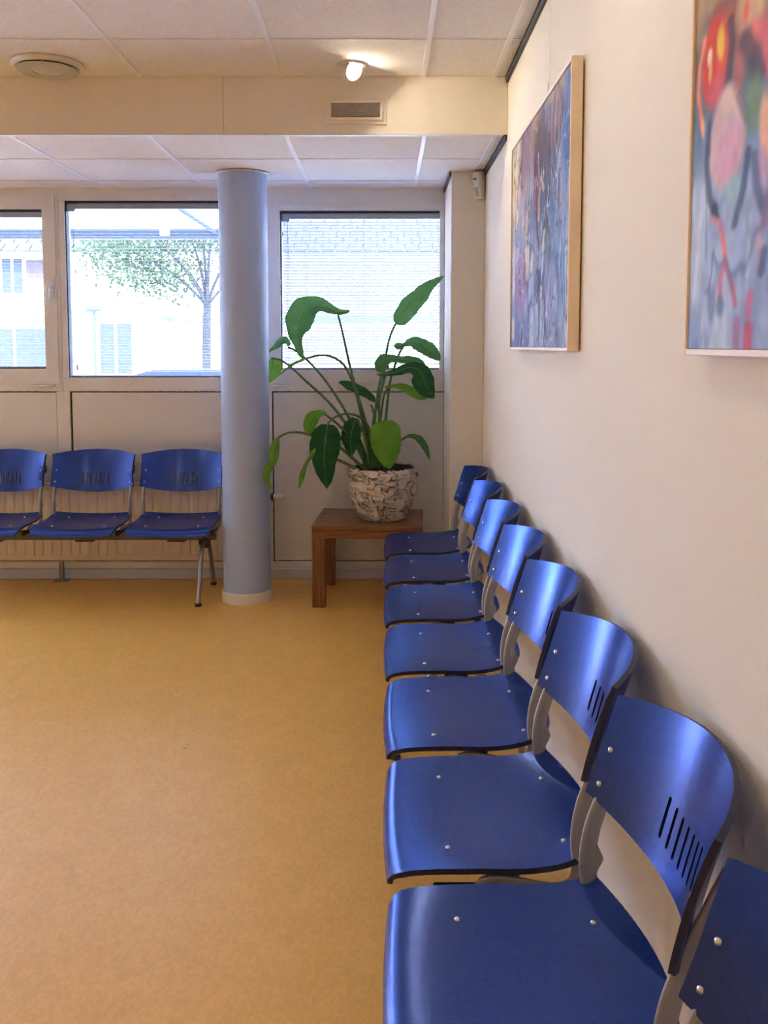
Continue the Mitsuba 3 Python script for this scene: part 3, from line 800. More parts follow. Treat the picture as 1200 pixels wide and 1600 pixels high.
# ---------------------------------------------------------------- paintings
def painting(label, y0, y1, z0, z1, color_fn, seed, xf=0.540, depth=0.034):
    t = thing('framed_painting', label, 'painting')
    fw = 0.011                                              # thin strip frame
    nu, nv = 250, 210
    yy, zz = np.meshgrid(np.linspace(y1 - fw - 0.001, y0 + fw + 0.001, nu), np.linspace(z0 + fw + 0.001, z1 - fw - 0.001, nv), indexing='ij')
    u = (y1 - yy) / (y1 - y0)
    v = (zz - z0) / (z1 - z0)
    col, relief = color_fn(u, v)
    P = np.stack([np.full_like(yy, xf + 0.006) - 0.0022 * relief, yy, zz], -1)
    idx = np.arange(nu * nv).reshape(nu, nv)
    a, b, c, d = idx[:-1, :-1].ravel(), idx[1:, :-1].ravel(), idx[1:, 1:].ravel(), idx[:-1, 1:].ravel()
    f = np.vstack([np.stack([a, b, c], 1), np.stack([a, c, d], 1)])
    m = trimesh.Trimesh(P.reshape(-1, 3), f, process=False)
    put('canvas', mikit.ply(m, 'canvas_paint', smooth=True, color=np.clip(col.reshape(-1, 3), 0, 1)), t, label='paint-covered canvas')
    put('stretcher', mikit.ply(cham(xf + 0.010, xf + depth - 0.002, y0 + 0.012, y1 - 0.012, z0 + 0.012, z1 - 0.012, 0.001), 'raw_wood'), t)
    for (a0, a1, b0, b1), mm in (((y0, y0 + fw, z0, z1), 'raw_wood'), ((y1 - fw, y1, z0, z1), 'raw_wood'), ((y0 + fw, y1 - fw, z0, z0 + fw), 'painted_wood'), ((y0 + fw, y1 - fw, z1 - fw, z1), 'painted_wood')):
        put('frame_strip', mikit.ply(cham(xf, xf + depth, a0, a1, b0, b1, 0.0012), mm), t)
    return t


def over(base, col, a):
    return base * (1 - a[..., None]) + np.array(lin(*col)) * a[..., None]


def nz(u, v, su, sv, seed, octv=4):
    return meshkit.fbm(np.stack([u * su, v * sv, np.full_like(u, seed * 7.3)], -1), octv, seed)


def st(a, b, x):
    t = np.clip((x - a) / (b - a), 0, 1)
    return t * t * (3 - 2 * t)


def blob(u, v, cu, cv, ru, rv, rot=0.0, soft=0.3, w=0.0):
    du, dv = u - cu, v - cv
    c, s = math.cos(rot), math.sin(rot)
    a, b = (du * c + dv * s) / ru, (-du * s + dv * c) / rv
    r = np.sqrt(a * a + b * b)
    if w:
        r = r + w * (nz(u, v, 9, 9, int(cu * 100) + 3, 3) - 0.5)
    return 1 - st(1 - soft, 1 + soft, r)


def stroke(u, v, pts, wd, soft=0.5):
    P = np.array(pts, float)
    best = np.full_like(u, 9.0)
    for a, b in zip(P[:-1], P[1:]):
        d = b - a
        t = np.clip(((u - a[0]) * d[0] + (v - a[1]) * d[1]) / (d @ d), 0, 1)
        best = np.minimum(best, np.hypot(u - a[0] - t * d[0], v - a[1] - t * d[1]))
    return 1 - st(wd * (1 - soft), wd * (1 + soft), best)


def paint_far(u, v):
    """Abstract canvas: cream and mauve upper window side, dark purple middle, blue near edge, long vertical drips; u runs from the window side to the near side."""
    wu = u + 0.05 * (nz(u, v, 7, 5, 1) - 0.5)
    wv = v + 0.04 * (nz(u, v, 9, 7, 17) - 0.5)
    n1, n2, n3 = nz(wu, v, 13, 3.0, 2), nz(wu, v, 34, 7, 3), nz(wu, v, 60, 16, 4, 3)
    c = np.zeros(u.shape + (3,)) + np.array(lin(126, 144, 178))
    c = over(c, (84, 102, 146), st(0.47, 0.60, n1) * 0.9)
    c = over(c, (164, 182, 208), st(0.52, 0.64, n2) * 0.75)
    c = over(c, (142, 160, 196), blob(wu, wv, 0.92, 0.45, 0.14, 0.22, 0, 0.6, 0.8) * 0.9)
    c = over(c, (96, 140, 192), blob(wu, wv, 0.86, 0.30, 0.08, 0.14, 0, 0.5, 0.9) * 0.9)
    c = over(c, (84, 132, 184), blob(wu, wv, 0.72, 0.52, 0.08, 0.12, 0, 0.6, 0.9) * 0.9)
    c = over(c, (218, 206, 176), blob(wu, wv, 0.10, 0.83, 0.13, 0.22, 0, 0.5, 0.7) * 0.95)
    c = over(c, (142, 114, 132), blob(wu, wv, 0.30, 0.88, 0.11, 0.17, 0, 0.5, 0.8) * 0.9)
    c = over(c, (172, 158, 172), blob(wu, wv, 0.27, 0.66, 0.11, 0.12, 0, 0.6, 0.8) * 0.8)
    c = over(c, (168, 142, 124), blob(wu, wv, 0.48, 0.93, 0.09, 0.17, 0, 0.5, 0.8) * 0.9)
    c = over(c, (166, 148, 136), blob(wu, wv, 0.84, 0.985, 0.24, 0.05, 0, 0.4, 0.5) * 0.9)
    c = over(c, (74, 60, 84), blob(wu, wv, 0.61, 0.79, 0.14, 0.17, 0.05, 0.5, 0.9) * 0.88)
    c = over(c, (94, 60, 76), blob(wu, wv, 0.51, 0.76, 0.06, 0.14, 0, 0.6, 0.8) * 0.8)
    c = over(c, (132, 106, 128), blob(wu, wv, 0.79, 0.87, 0.08, 0.11, 0, 0.4, 0.8) * 0.9)
    c = over(c, (52, 104, 172), blob(wu, wv, 0.95, 0.80, 0.08, 0.19, 0, 0.35, 0.6) * 0.95)
    c = over(c, (74, 92, 128), blob(wu, wv, 0.60, 0.60, 0.11, 0.12, 0, 0.6, 0.8) * 0.85)
    c = over(c, (150, 116, 160), blob(wu, wv, 0.22, 0.30, 0.14, 0.15, 0, 0.5, 0.9) * 0.85)
    c = over(c, (150, 38, 76), blob(wu, wv, 0.325, 0.37, 0.028, 0.06, 0.1, 0.5, 0.4) * 0.9)
    c = over(c, (92, 106, 156), blob(wu, wv, 0.24, 0.06, 0.20, 0.11, 0, 0.4, 0.8) * 0.85)
    c = over(c, (66, 92, 140), blob(wu, wv, 0.56, 0.27, 0.09, 0.07, 0, 0.5, 0.9) * 0.9)
    c = over(c, (98, 118, 122), blob(wu, wv, 0.68, 0.43, 0.06, 0.08, 0, 0.6, 0.8) * 0.8)
    c = over(c, (214, 146, 102), blob(wu, wv, 0.0, 0.60, 0.035, 0.22, 0, 0.5, 0.6) * 0.9)
    c = over(c, (226, 210, 194), (st(0.03, 0.05, u) - st(0.08, 0.10, u)) * (blob(u, v, 0.06, 0.38, 0.1, 0.12, 0, 0.3) + blob(u, v, 0.06, 0.10, 0.1, 0.05, 0, 0.3)) * 0.8)
    maroon = (88, 34, 62)
    c = over(c, maroon, stroke(wu, wv, [(0.47, 0.80), (0.49, 0.66), (0.51, 0.52), (0.56, 0.43), (0.62, 0.46), (0.68, 0.56), (0.72, 0.72), (0.71, 0.84)], 0.014, 0.6) * 0.85)
    c = over(c, (132, 40, 66), blob(wu, wv, 0.495, 0.66, 0.035, 0.08, 0, 0.6, 0.5) * 0.85)
    for p, wd, col in (([(0.62, 0.64), (0.58, 0.70), (0.55, 0.62), (0.55, 0.54)], 0.014, (226, 206, 186)), ([(0.36, 0.62), (0.34, 0.54)], 0.018, (222, 202, 178)), ([(0.29, 0.54), (0.31, 0.40)], 0.014, (224, 200, 172)),
                       ([(0.14, 0.66), (0.11, 0.60)], 0.016, (234, 220, 198)), ([(0.35, 0.43), (0.35, 0.34)], 0.032, (216, 212, 206)), ([(0.45, 0.15), (0.45, 0.04)], 0.036, (192, 206, 236)), ([(0.60, 0.25), (0.60, 0.20)], 0.020, (218, 222, 226)),
                       ([(0.63, 0.17), (0.62, 0.03)], 0.035, (160, 186, 204)), ([(0.44, 0.40), (0.43, 0.36)], 0.026, (200, 208, 210)), ([(0.64, 0.46), (0.63, 0.41)], 0.020, (206, 214, 212)), ([(0.96, 0.35), (0.97, 0.05)], 0.025, (164, 184, 206))):
        e = stroke(wu, wv, p, wd, 0.35)
        c = over(c, tuple(int(x * 0.40) for x in col), np.clip(stroke(wu, wv, p, wd * 1.6, 0.35) - e, 0, 1) * 0.6)
        c = over(c, col, e * (0.35 + 0.6 * n2))
    big = blob(wu, wv, 0.76, 0.18, 0.075, 0.17, 0.03, 0.2, 0.4)
    c = over(c, (72, 86, 130), np.clip(blob(wu, wv, 0.76, 0.18, 0.10, 0.20, 0.03, 0.25, 0.4) - big, 0, 1) * 0.8)
    c = over(c, (136, 146, 186), big * 0.85)
    for sd, su, sv, col, wd in ((41, 16, 3.5, (44, 50, 84), 0.016), (42, 22, 5, (212, 218, 230), 0.010), (43, 30, 7, (60, 62, 100), 0.018), (44, 26, 6, (110, 60, 96), 0.010)):
        r = nz(wu + 0.03 * (nz(u, v, 20, 12, sd + 9) - 0.5), wv, su, sv, sd, 3)
        c = over(c, col, np.exp(-((r - 0.5) / wd) ** 2) * st(0.40, 0.60, nz(u, v, 8, 6, sd + 5)) * 0.85)
    rng = np.random.default_rng(300)
    for k in range(26):
        x, y, l = rng.uniform(0.03, 0.98), rng.uniform(0.0, 0.85), rng.uniform(0.05, 0.20)
        dark = k % 2 == 0
        bend = rng.normal(0, 0.03)
        c = over(c, (50, 58, 92) if dark else ((206, 214, 228) if k % 3 else (196, 176, 184)), stroke(wu, wv, [(x, y), (x + bend, y + l / 2), (x + 0.3 * bend, y + l)], rng.uniform(0.003, 0.008), 0.6) * rng.uniform(0.2, 0.5))
    c = c * (0.70 + 0.6 * n3)[..., None]
    return c, n2 * 0.6 + n3 * 0.6


def paint_near(u, v):
    """Abstract canvas: red and yellow bloom above a pink oval, dark contour strokes, light blue ground with red drips."""
    n1, n2, n3 = nz(u, v, 8, 4, 21), nz(u, v, 26, 9, 22), nz(u, v, 60, 30, 23, 3)
    U, V = u + 0.02 * (n1 - 0.5), v + 0.02 * (nz(u, v, 9, 6, 27) - 0.5)
    c = np.zeros(u.shape + (3,)) + np.array(lin(152, 176, 216))
    c = over(c, (186, 206, 234), st(0.42, 0.60, n1) * 0.85)
    c = over(c, (128, 150, 196), st(0.52, 0.66, nz(U, V, 14, 3, 24)) * 0.7)
    c = over(c, (92, 122, 164), st(0.30, 0.42, V + 0.05 * (n2 - 0.5)) * 0.85)
    c = over(c, (92, 112, 126), st(0.40, 0.50, V) * 0.85)
    c = over(c, (122, 108, 104), st(0.48, 0.58, V) * 0.9)
    c = over(c, (176, 150, 118), st(0.58, 0.72, V) * 0.9)
    rng = np.random.default_rng(9)

    def flower(x, y):
        nonlocal c
        s = lambda pts, wd, col, a: over(c, col, stroke(U, V, [(p + x, q + y) for p, q in pts], wd, 0.55) * a)
        b = lambda cu, cv, ru, rv, rot, soft, col, a, w=0.0: over(c, col, blob(U, V, cu + x, cv + y, ru, rv, rot, soft, w) * a)
        c = b(0.10, 0.655, 0.05, 0.022, 0, 0.6, (96, 84, 98), 0.8)
        c = b(0.115, 0.60, 0.055, 0.075, 0, 0.5, (178, 88, 74), 0.8)
        c = b(0.085, 0.570, 0.046, 0.085, -0.05, 0.22, (206, 56, 46), 1.0, 0.3)
        c = b(0.125, 0.560, 0.022, 0.06, 0, 0.4, (214, 82, 62), 0.9)
        c = b(0.107, 0.598, 0.013, 0.035, 0.1, 0.4, (226, 192, 80), 0.95)
        c = b(0.068, 0.584, 0.009, 0.018, 0, 0.4, (250, 226, 204), 0.95)
        c = b(0.072, 0.553, 0.007, 0.022, 0, 0.5, (246, 176, 120), 0.9)
        c = b(0.098, 0.508, 0.030, 0.028, -0.6, 0.5, (208, 92, 114), 0.9)
        c = s([(0.045, 0.63), (0.028, 0.58), (0.026, 0.53), (0.045, 0.46)], 0.007, (222, 132, 104), 0.9)
        c = b(0.048, 0.455, 0.007, 0.018, 0.1, 0.4, (240, 160, 110), 0.9)
        c = s([(0.140, 0.62), (0.148, 0.58), (0.140, 0.53), (0.137, 0.49)], 0.012, (66, 58, 84), 0.9)
        c = b(0.137, 0.405, 0.060, 0.092, -0.04, 0.16, (204, 180, 190), 1.0, 0.25)
        c = b(0.142, 0.475, 0.025, 0.025, 0, 0.6, (226, 204, 196), 0.8)
        c = b(0.145, 0.375, 0.042, 0.05, -0.1, 0.6, (210, 160, 196), 0.85)
        c = b(0.160, 0.305, 0.030, 0.025, 0, 0.6, (152, 196, 214), 0.8)
        c = s([(0.075, 0.45), (0.068, 0.38), (0.080, 0.31), (0.108, 0.268)], 0.010, (62, 76, 114), 0.85)
        c = b(0.100, 0.282, 0.014, 0.016, 0, 0.5, (44, 52, 84), 0.85)
        c = s([(0.175, 0.47), (0.200, 0.42)], 0.010, (70, 80, 108), 0.6)
        c = s([(0.208, 0.36), (0.195, 0.30), (0.170, 0.245)], 0.010, (60, 82, 128), 0.85)
        c = s([(0.090, 0.27), (0.120, 0.255)], 0.007, (206, 140, 150), 0.7)
        c = s([(0.122, 0.255), (0.138, 0.21), (0.146, 0.175)], 0.008, (218, 124, 138), 0.95)
        c = s([(0.140, 0.175), (0.130, 0.145), (0.132, 0.11)], 0.008, (190, 106, 136), 0.8)
        c = s([(0.148, 0.170), (0.168, 0.135), (0.182, 0.10)], 0.007, (176, 92, 130), 0.85)
        c = b(0.132, 0.095, 0.014, 0.02, 0, 0.6, (84, 116, 164), 0.8)
        c = s([(0.226, 0.11), (0.222, 0.08)], 0.010, (196, 96, 140), 0.75)
        c = s([(0.223, 0.055), (0.223, 0.0)], 0.013, (188, 72, 112), 0.9)
        c = s([(0.190, 0.07), (0.186, 0.0)], 0.009, (178, 110, 160), 0.8)
    flower(0, 0)
    # the pale bloom beside it
    c = over(c, (226, 190, 158), blob(U, V, 0.215, 0.62, 0.045, 0.06, 0, 0.5, 0.6) * 0.9)
    c = over(c, (226, 106, 84), blob(U, V, 0.19, 0.61, 0.010, 0.022, 0, 0.5) * 0.9)
    c = over(c, (220, 116, 120), blob(U, V, 0.215, 0.555, 0.030, 0.03, -0.5, 0.5, 0.5) * 0.9)
    c = over(c, (226, 112, 130), blob(U, V, 0.27, 0.52, 0.035, 0.06, 0.2, 0.4, 0.5) * 0.9)
    c = over(c, (178, 104, 108), blob(U, V, 0.175, 0.52, 0.018, 0.045, -0.1, 0.5) * 0.8)
    c = over(c, (76, 72, 96), stroke(U, V, [(0.19, 0.56), (0.215, 0.52), (0.235, 0.48)], 0.020, 0.6) * 0.85)
    c = over(c, (112, 146, 118), blob(U, V, 0.222, 0.435, 0.026, 0.045, 0, 0.5) * 0.9)
    c = over(c, (234, 186, 160), blob(U, V, 0.258, 0.385, 0.018, 0.055, 0.05, 0.4) * 0.95)
    c = over(c, (198, 160, 196), blob(U, V, 0.250, 0.32, 0.016, 0.03, 0, 0.6) * 0.8)
    c = over(c, (74, 92, 136), stroke(U, V, [(0.225, 0.345), (0.235, 0.29), (0.255, 0.25)], 0.012, 0.6) * 0.8)
    c = over(c, (190, 160, 182), blob(U, V, 0.247, 0.195, 0.010, 0.045, 0.1, 0.5) * 0.85)
    c = over(c, (74, 104, 150), stroke(U, V, [(0.262, 0.18), (0.255, 0.145)], 0.010, 0.5) * 0.85)
    c = over(c, (164, 110, 148), stroke(U, V, [(0.268, 0.27), (0.262, 0.23)], 0.012, 0.6) * 0.7)
    flower(0.30, 0.10)
    flower(0.55, -0.05)
    flower(0.74, 0.20)
    for k in range(30):
        x, y, l = rng.uniform(0, 1), rng.uniform(0.0, 0.25), rng.uniform(0.04, 0.15)
        c = over(c, (118, 142, 192) if k % 2 else (204, 218, 240), stroke(u, v, [(x, y), (x + rng.normal(0, .01), y + l)], 0.005, 0.7) * 0.55)
    for sd, su, sv, col, wd in ((51, 12, 3, (96, 118, 166), 0.014), (52, 18, 4, (214, 224, 240), 0.012)):
        r = nz(U + 0.03 * (nz(u, v, 16, 9, sd + 9) - 0.5), V, su, sv, sd, 3)
        c = over(c, col, np.exp(-((r - 0.5) / wd) ** 2) * st(0.45, 0.62, nz(u, v, 8, 6, sd + 5)) * (1 - st(0.36, 0.5, v)) * 0.7)
    c = c * (0.78 + 0.44 * n3)[..., None]
    return c, n2 * 0.5 + n3 * 0.4


painting('abstract painting of dark mauve and blue drips, nearer the window on the right wall', 2.648, 3.872, 1.503, 2.352, paint_far, 1)
painting('abstract painting of red and pink blooms on light blue at the right photo edge', 0.40, 1.622, 1.503, 2.352, paint_near, 2)
for y in (3.18,):
    w = put('hanging_wire', mikit.ply(cyl(0.0006, (0.573, y, 2.345), (0.573, y, ZU - 0.028), 6), 'rivet_metal'), label='thin nylon picture wire above the far painting', cat='wire')
    put('hook', mikit.ply(cyl(0.0028, (0.568, y, 2.40), (0.568, y, 2.425), 10), 'white_plastic'), w)

# ---------------------------------------------------------------- lamps and fittings
scene['lamp_off'] = {'type': 'twosided', 'bsdf': {'type': 'principled', 'base_color': {'type': 'rgb', 'value': [0.45, 0.45, 0.40]}, 'roughness': 0.15}}
scene['lamp_lens'] = {'type': 'twosided', 'bsdf': {'type': 'principled', 'base_color': {'type': 'rgb', 'value': [0.62, 0.60, 0.54]}, 'roughness': 0.12}}
scene['lamp_glass'] = {'type': 'thindielectric', 'int_ior': 1.52}


def downlight(x, y, on, label):
    t = thing('round_downlight', label, 'ceiling light')
    o = np.array([x, y, ZU])
    put('rim', mikit.ply(lathe([(0.120, 0.006), (0.150, 0.004), (0.157, -0.003), (0.152, -0.012), (0.135, -0.020), (0.122, -0.018), (0.118, 0.004)], 56).apply_translation(o), 'white_plastic', smooth=40), t)
    put('reflector', mikit.ply(lathe([(0.118, 0.0), (0.10, 0.012), (0.085, 0.018), (0, 0.018)], 40).apply_translation(o + [0, 0, -0.017]), 'lamp_off', smooth=40), t)
    for a in (40, 160, 280):
        c = math.radians(a)
        put('glass_clip', mikit.ply(cyl(0.004, o + [0.128 * math.cos(c), 0.128 * math.sin(c), -0.034], o + [0.128 * math.cos(c), 0.128 * math.sin(c), -0.016], 8), 'leg_metal'), t)
    g = lathe([(0.072, -0.030), (0.132, -0.030), (0.134, -0.026), (0.072, -0.026), (0.072, -0.030)], 48).apply_translation(o)
    put('glass_ring', mikit.ply(g, 'lamp_off', smooth=40), t, label='flat glass ring')
    if not on:
        put('lens', mikit.ply(lathe([(0.0, -0.036), (0.035, -0.035), (0.060, -0.032), (0.071, -0.027), (0.071, -0.024), (0, -0.026)], 40).apply_translation(o), 'lamp_lens', smooth=40), t, label='frosted glass lens')
    for s in (-1, 1):
        tb_ = tube(catmull([(x - 0.06, y + s * 0.03, ZU - 0.018), (x, y + s * 0.036, ZU - 0.018), (x + 0.06, y + s * 0.03, ZU - 0.018)], 12), 0.008, 10)
        sh = mikit.ply(tb_, 'white_plastic', smooth=50)
        if on:
            d = trimesh.creation.cylinder(0.070, 0.001, sections=32).apply_translation(o + [0, 0, -0.034])
            if s == 1:
                put('diffuser', {**mikit.ply(d, 'lamp_off'), 'emitter': {'type': 'area', 'radiance': {'type': 'rgb', 'value': [LAMP * 60 * c for c in WARM]}}}, t)
        put('tube', sh, t)
    return t


downlight(-1.50, 4.105, False, 'unlit round ceiling downlight with a glass ring, before the bulkhead')
for x, y, nm in ((-1.5, 0.9, 'unseen lit round ceiling downlight above the near floor'), (-3.9, 3.3, 'unseen lit round ceiling downlight out to the left'), (-3.9, -0.6, 'unseen lit round ceiling downlight far behind to the left'), (-1.5, -2.2, 'unseen lit round ceiling downlight far behind the chairs')):
    downlight(x, y, True, nm)  # out of view, placed to give the room its warm ambient light


def spotlight(x, y, aim, label, power=1.0, tile_x=None):
    t = thing('recessed_spotlight', label, 'spotlight')
    o = np.array([x, y, ZU])
    put('ring', mikit.ply(lathe([(0.047, 0.003), (0.064, 0.003), (0.066, -0.002), (0.060, -0.006), (0.049, -0.005), (0.046, 0.0)], 40).apply_translation(o), 'white_plastic', smooth=40), t)
    d = np.array(aim, float)
    d /= np.linalg.norm(d)
    R = trimesh.geometry.align_vectors([0, 0, 1], d)
    c = o + np.array([-d[0] * 0.012, -d[1] * 0.012, -0.012])
    prof = [(0, -0.045), (0.030, -0.045), (0.043, -0.02), (0.046, 0.024), (0.047, 0.032), (0.044, 0.034), (0.038, 0.030), (0.034, 0.026), (0, 0.026)]
    put('lamp_cup', mikit.ply(lathe(prof, 36).apply_transform(R).apply_translation(c), 'white_plastic', smooth=40), t)
    b = trimesh.creation.cylinder(0.030, 0.002, sections=28).apply_translation([0, 0, 0.0285]).apply_transform(R).apply_translation(c)
    put('bulb', {**mikit.ply(b, 'lamp_off'), 'emitter': {'type': 'area', 'radiance': {'type': 'rgb', 'value': [LAMP * 240 * power * k for k in WARM]}}}, t, label='glowing bulb face')
    return t


spotlight(-0.146, 4.118, (0.62, -0.62, -0.48), 'lit white swivelling ceiling spotlight above the air vent', 0.75)
spotlight(-0.146, 2.00, (0.75, 0.10, -0.65), 'unseen lit ceiling spotlight above the row of chairs', 0.45)  # out of view, placed to light the right wall and its paintings
spotlight(-0.146, 0.00, (0.75, 0.15, -0.65), 'unseen lit ceiling spotlight above the nearest chairs', 0.7)  # out of view as well, lights the wall by the nearest chairs

# air vent on the bulkhead
vt = thing('air_vent', 'cream air vent grille on the bulkhead below the lit spotlight', 'vent')
v0, v1, vz0, vz1 = -0.284, 0.012, 2.551, 2.677
put('plate', mikit.ply(cham(v0, v1, BY - 0.006, BY - 0.0005, vz0, vz1, 0.002), 'bulkhead_paint'), vt)
i0, i1, iz0, iz1 = -0.246, -0.020, 2.583, 2.648
put('frame', mikit.ply(cat(cham(i0 - 0.014, i0, BY - 0.016, BY - 0.006, iz0 - 0.014, iz1 + 0.014, 0.002), cham(i1, i1 + 0.014, BY - 0.016, BY - 0.006, iz0 - 0.014, iz1 + 0.014, 0.002),
                           cham(i0, i1, BY - 0.016, BY - 0.006, iz0 - 0.014, iz0, 0.002), cham(i0, i1, BY - 0.016, BY - 0.006, iz1, iz1 + 0.014, 0.002)), 'bulkhead_paint'), vt)
put('dark_sheet', mikit.ply(bx(i0, i1, BY - 0.0068, BY - 0.0058, iz0, iz1), 'black_trim'), vt, label='black sheet for the shaded hollow behind the grille')  # thin black sheet painted for the shade inside the vent
n = 26
vf = mikit.ply(bx(-0.0009, 0.0009, -0.0085, 0, -(iz1 - iz0) / 2, (iz1 - iz0) / 2), 'bulkhead_paint')
for k in range(1, n):
    put('upright_fin', vf, vt, to_world=T().translate([i0 + (i1 - i0) * k / n, BY - 0.007, (iz0 + iz1) / 2]))
hf = mikit.ply(bx(-(i1 - i0) / 2, (i1 - i0) / 2, -0.003, 0, -0.0007, 0.0007), 'bulkhead_paint')
for k in range(1, 10):
    put('cross_fin', hf, vt, to_world=T().translate([(i0 + i1) / 2, BY - 0.0125, iz0 + (iz1 - iz0) * k / 10]))

# motion sensor in the corner
ms = thing('motion_sensor', 'small white motion sensor high in the corner on the pillar', 'sensor')
poly = sg.Polygon([(-0.031, 0), (-0.031, -0.030), (-0.022, -0.044), (0.022, -0.044), (0.031, -0.030), (0.031, 0)])
SM = T().translate([0.547, PY - 0.021, 0]).rotate([0, 0, 1], -40)
b0 = trimesh.creation.extrude_polygon(poly, 0.085, engine='earcut').apply_translation([0, 0, 2.415])
put('housing', mikit.ply(b0, 'white_plastic'), ms, to_world=SM)
low = m3.Manifold.hull_points(np.array([[sx * 0.031, y, 2.415] for sx in (-1, 1) for y in (0, -0.030)] + [[sx * 0.022, -0.044, 2.415] for sx in (-1, 1)] + [[sx * 0.024, y, 2.352] for sx in (-1, 1) for y in (0, -0.020)])) if hasattr(m3.Manifold, 'hull_points') else None
put('lower_housing', mikit.ply(low, 'white_plastic'), ms, to_world=SM)
mat('lens_grey', lin(176, 172, 170), rough=0.3)
mat('green_print', (0.02, 0.22, 0.14), rough=0.5)
mat('red_lens', (0.75, 0.25, 0.25), rough=0.3)
lens = m3.Manifold.hull_points(np.array([[sx * 0.016, y, 2.414] for sx in (-1, 1) for y in (-0.040, -0.0455)] + [[sx * 0.012, y, 2.366] for sx in (-1, 1) for y in (-0.02, -0.0295)]))
put('sensor_lens', mikit.ply(lens, 'lens_grey'), ms, to_world=SM, label='grey lens')
put('badge', mikit.ply(bx(-0.018, 0.006, -0.0447, -0.0438, 2.455, 2.466), 'green_print'), ms, to_world=SM, label='green badge')
put('indicator', mikit.ply(cyl(0.0045, (-0.016, -0.043, 2.432), (-0.016, -0.0455, 2.432), 14), 'red_lens'), ms, to_world=SM, label='reddish indicator')

# ---------------------------------------------------------------- outside
GZ = -0.25
mat('paving', fn=lambda p, n, uv: mix((0.46, 0.46, 0.46), (0.58, 0.58, 0.58), fbm(p.x * 2, p.y * 2, 0, 4)), rough=0.9)
mat('brick', fn=lambda p, n, uv: mix((0.44, 0.36, 0.35), (0.52, 0.43, 0.42), cell_rand(p.x / 0.22 + 0.5 * dr.floor(p.z / 0.075), p.z / 0.075, 1)), rough=0.85)
mat('render_white', (0.75, 0.74, 0.72), rough=0.8)
mat('roof_clay', (0.022, 0.022, 0.032), rough=0.6)
mat('window_dark', (0.05, 0.07, 0.10), rough=0.1)
mat('curtained_pane', (0.045, 0.055, 0.075), rough=0.6, spec=0.1)
mat('pale_pane', (0.45, 0.46, 0.48), rough=0.7, spec=0.1)  # pale so that these panes burn out to white with the facade
mat('brick_purple', (0.085, 0.065, 0.085), rough=0.9, spec=0.1)
mat('bark_tree', fn=lambda p, n, uv: mix((0.010, 0.012, 0.016), (0.035, 0.038, 0.045), fbm(p.x * 20, p.y * 20, p.z * 6, 3)), rough=0.9)
scene['foliage'] = {'type': 'principledthin', 'base_color': {'type': 'rgb', 'value': [0.05, 0.080, 0.042]}, 'roughness': 0.5, 'diff_trans': 0.9, 'spec_trans': 0.0, 'eta': 1.4}
mat('car_paint', (0.012, 0.02, 0.04), rough=0.35, spec=0.2)
mat('awning_metal', (0.04, 0.055, 0.08), rough=0.4)
scene['awning_cloth'] = {'type': 'principledthin', 'base_color': {'type': 'rgb', 'value': [0.80, 0.84, 0.90]}, 'roughness': 0.7, 'diff_trans': 1.3, 'spec_trans': 0.0, 'eta': 1.4}

put('street_ground', mikit.ply(bx(-60, 50, 5.96, 80, GZ - 0.3, GZ), 'paving'), kind=S)

aw = thing('awning', 'folding-arm awning with grey front bar outside the windows', 'awning')
put('front_bar', mikit.ply(cham(-4.4, -1.0, 7.06, 7.14, 2.352, 2.430, 0.012), 'awning_metal'), aw)
cl = trimesh.Trimesh([[-4.35, 7.07, 2.425], [-1.05, 7.07, 2.425], [-1.05, 6.08, 2.86], [-4.35, 6.08, 2.86]], [[0, 1, 2], [0, 2, 3]])
put('cloth', mikit.ply(cl, 'awning_cloth'), aw, label='pale translucent cloth')
put('cassette', mikit.ply(cham(-4.4, -1.0, 5.96, 6.10, 2.82, 2.95, 0.02), 'awning_metal'), aw)
for x0, xm, x1 in ((-1.25, -1.62, -1.30), (-4.1, -3.5, -4.0)):
    arm = put('arm', mikit.ply(cyl(0.018, (x0, 6.02, 2.80), (xm, 6.55, 2.60), 12), 'awning_metal', smooth=40), aw)
    put('forearm', mikit.ply(cyl(0.016, (xm, 6.55, 2.60), (x1, 7.08, 2.39), 12), 'awning_metal', smooth=40), arm)
put('wall_lamp', mikit.ply(cat(cham(-1.74, -1.66, 7.02, 7.059, 2.37, 2.43, 0.01)), 'white_plastic'), aw, label='white end fitting on the bar')

# row of houses across the street
hs = thing('row_house', 'overexposed row house with tiled roof across the street', 'house')
HY = 20.0
put('wall', mikit.ply(bx(-22, 8, HY, HY + 7, GZ, 3.62), 'brick'), hs)
put('gable_band', mikit.ply(cham(-22.2, 8.2, HY - 0.35, HY + 0.1, 3.42, 3.62, 0.02), 'render_white'), hs, label='white gutter board')
tiles = []
ang = math.atan2(2.6, 3.8)
for i in range(16):
    y, z = HY - 0.35 + i * 0.29 * math.cos(ang), 3.64 + i * 0.29 * math.sin(ang)
    for j in range(int(30.4 / 0.30)):
        x = -22.2 + 0.30 * j + 0.15 * (i % 2)
        q = trimesh.creation.box([0.28, 0.34, 0.03])
        q.vertices[:, 2] += 0.05 * (1 - (q.vertices[:, 0] / 0.14) ** 2)
        s_, c_ = math.sin(ang), math.cos(ang)
        R = np.eye(4)
        R[1:3, 1:3] = [[c_, -s_], [s_, c_]]
        q.apply_transform(R).apply_translation([x, y, z])
        tiles.append(q)
rf = put('roof', mikit.ply(bx(-22.1, 8.1, HY + 0.1, HY + 6.9, 3.6, 3.7), 'roof_clay'), hs)
put('roof_tile', mikit.ply(trimesh.util.concatenate(tiles), 'roof_clay'), hs, kind='stuff')
slope = trimesh.convex.convex_hull(np.array([[x, y, z] for x in (-22.1, 8.1) for y, z in ((HY - 0.3, 3.62), (HY + 3.45, 6.15), (HY + 7, 3.62))]))
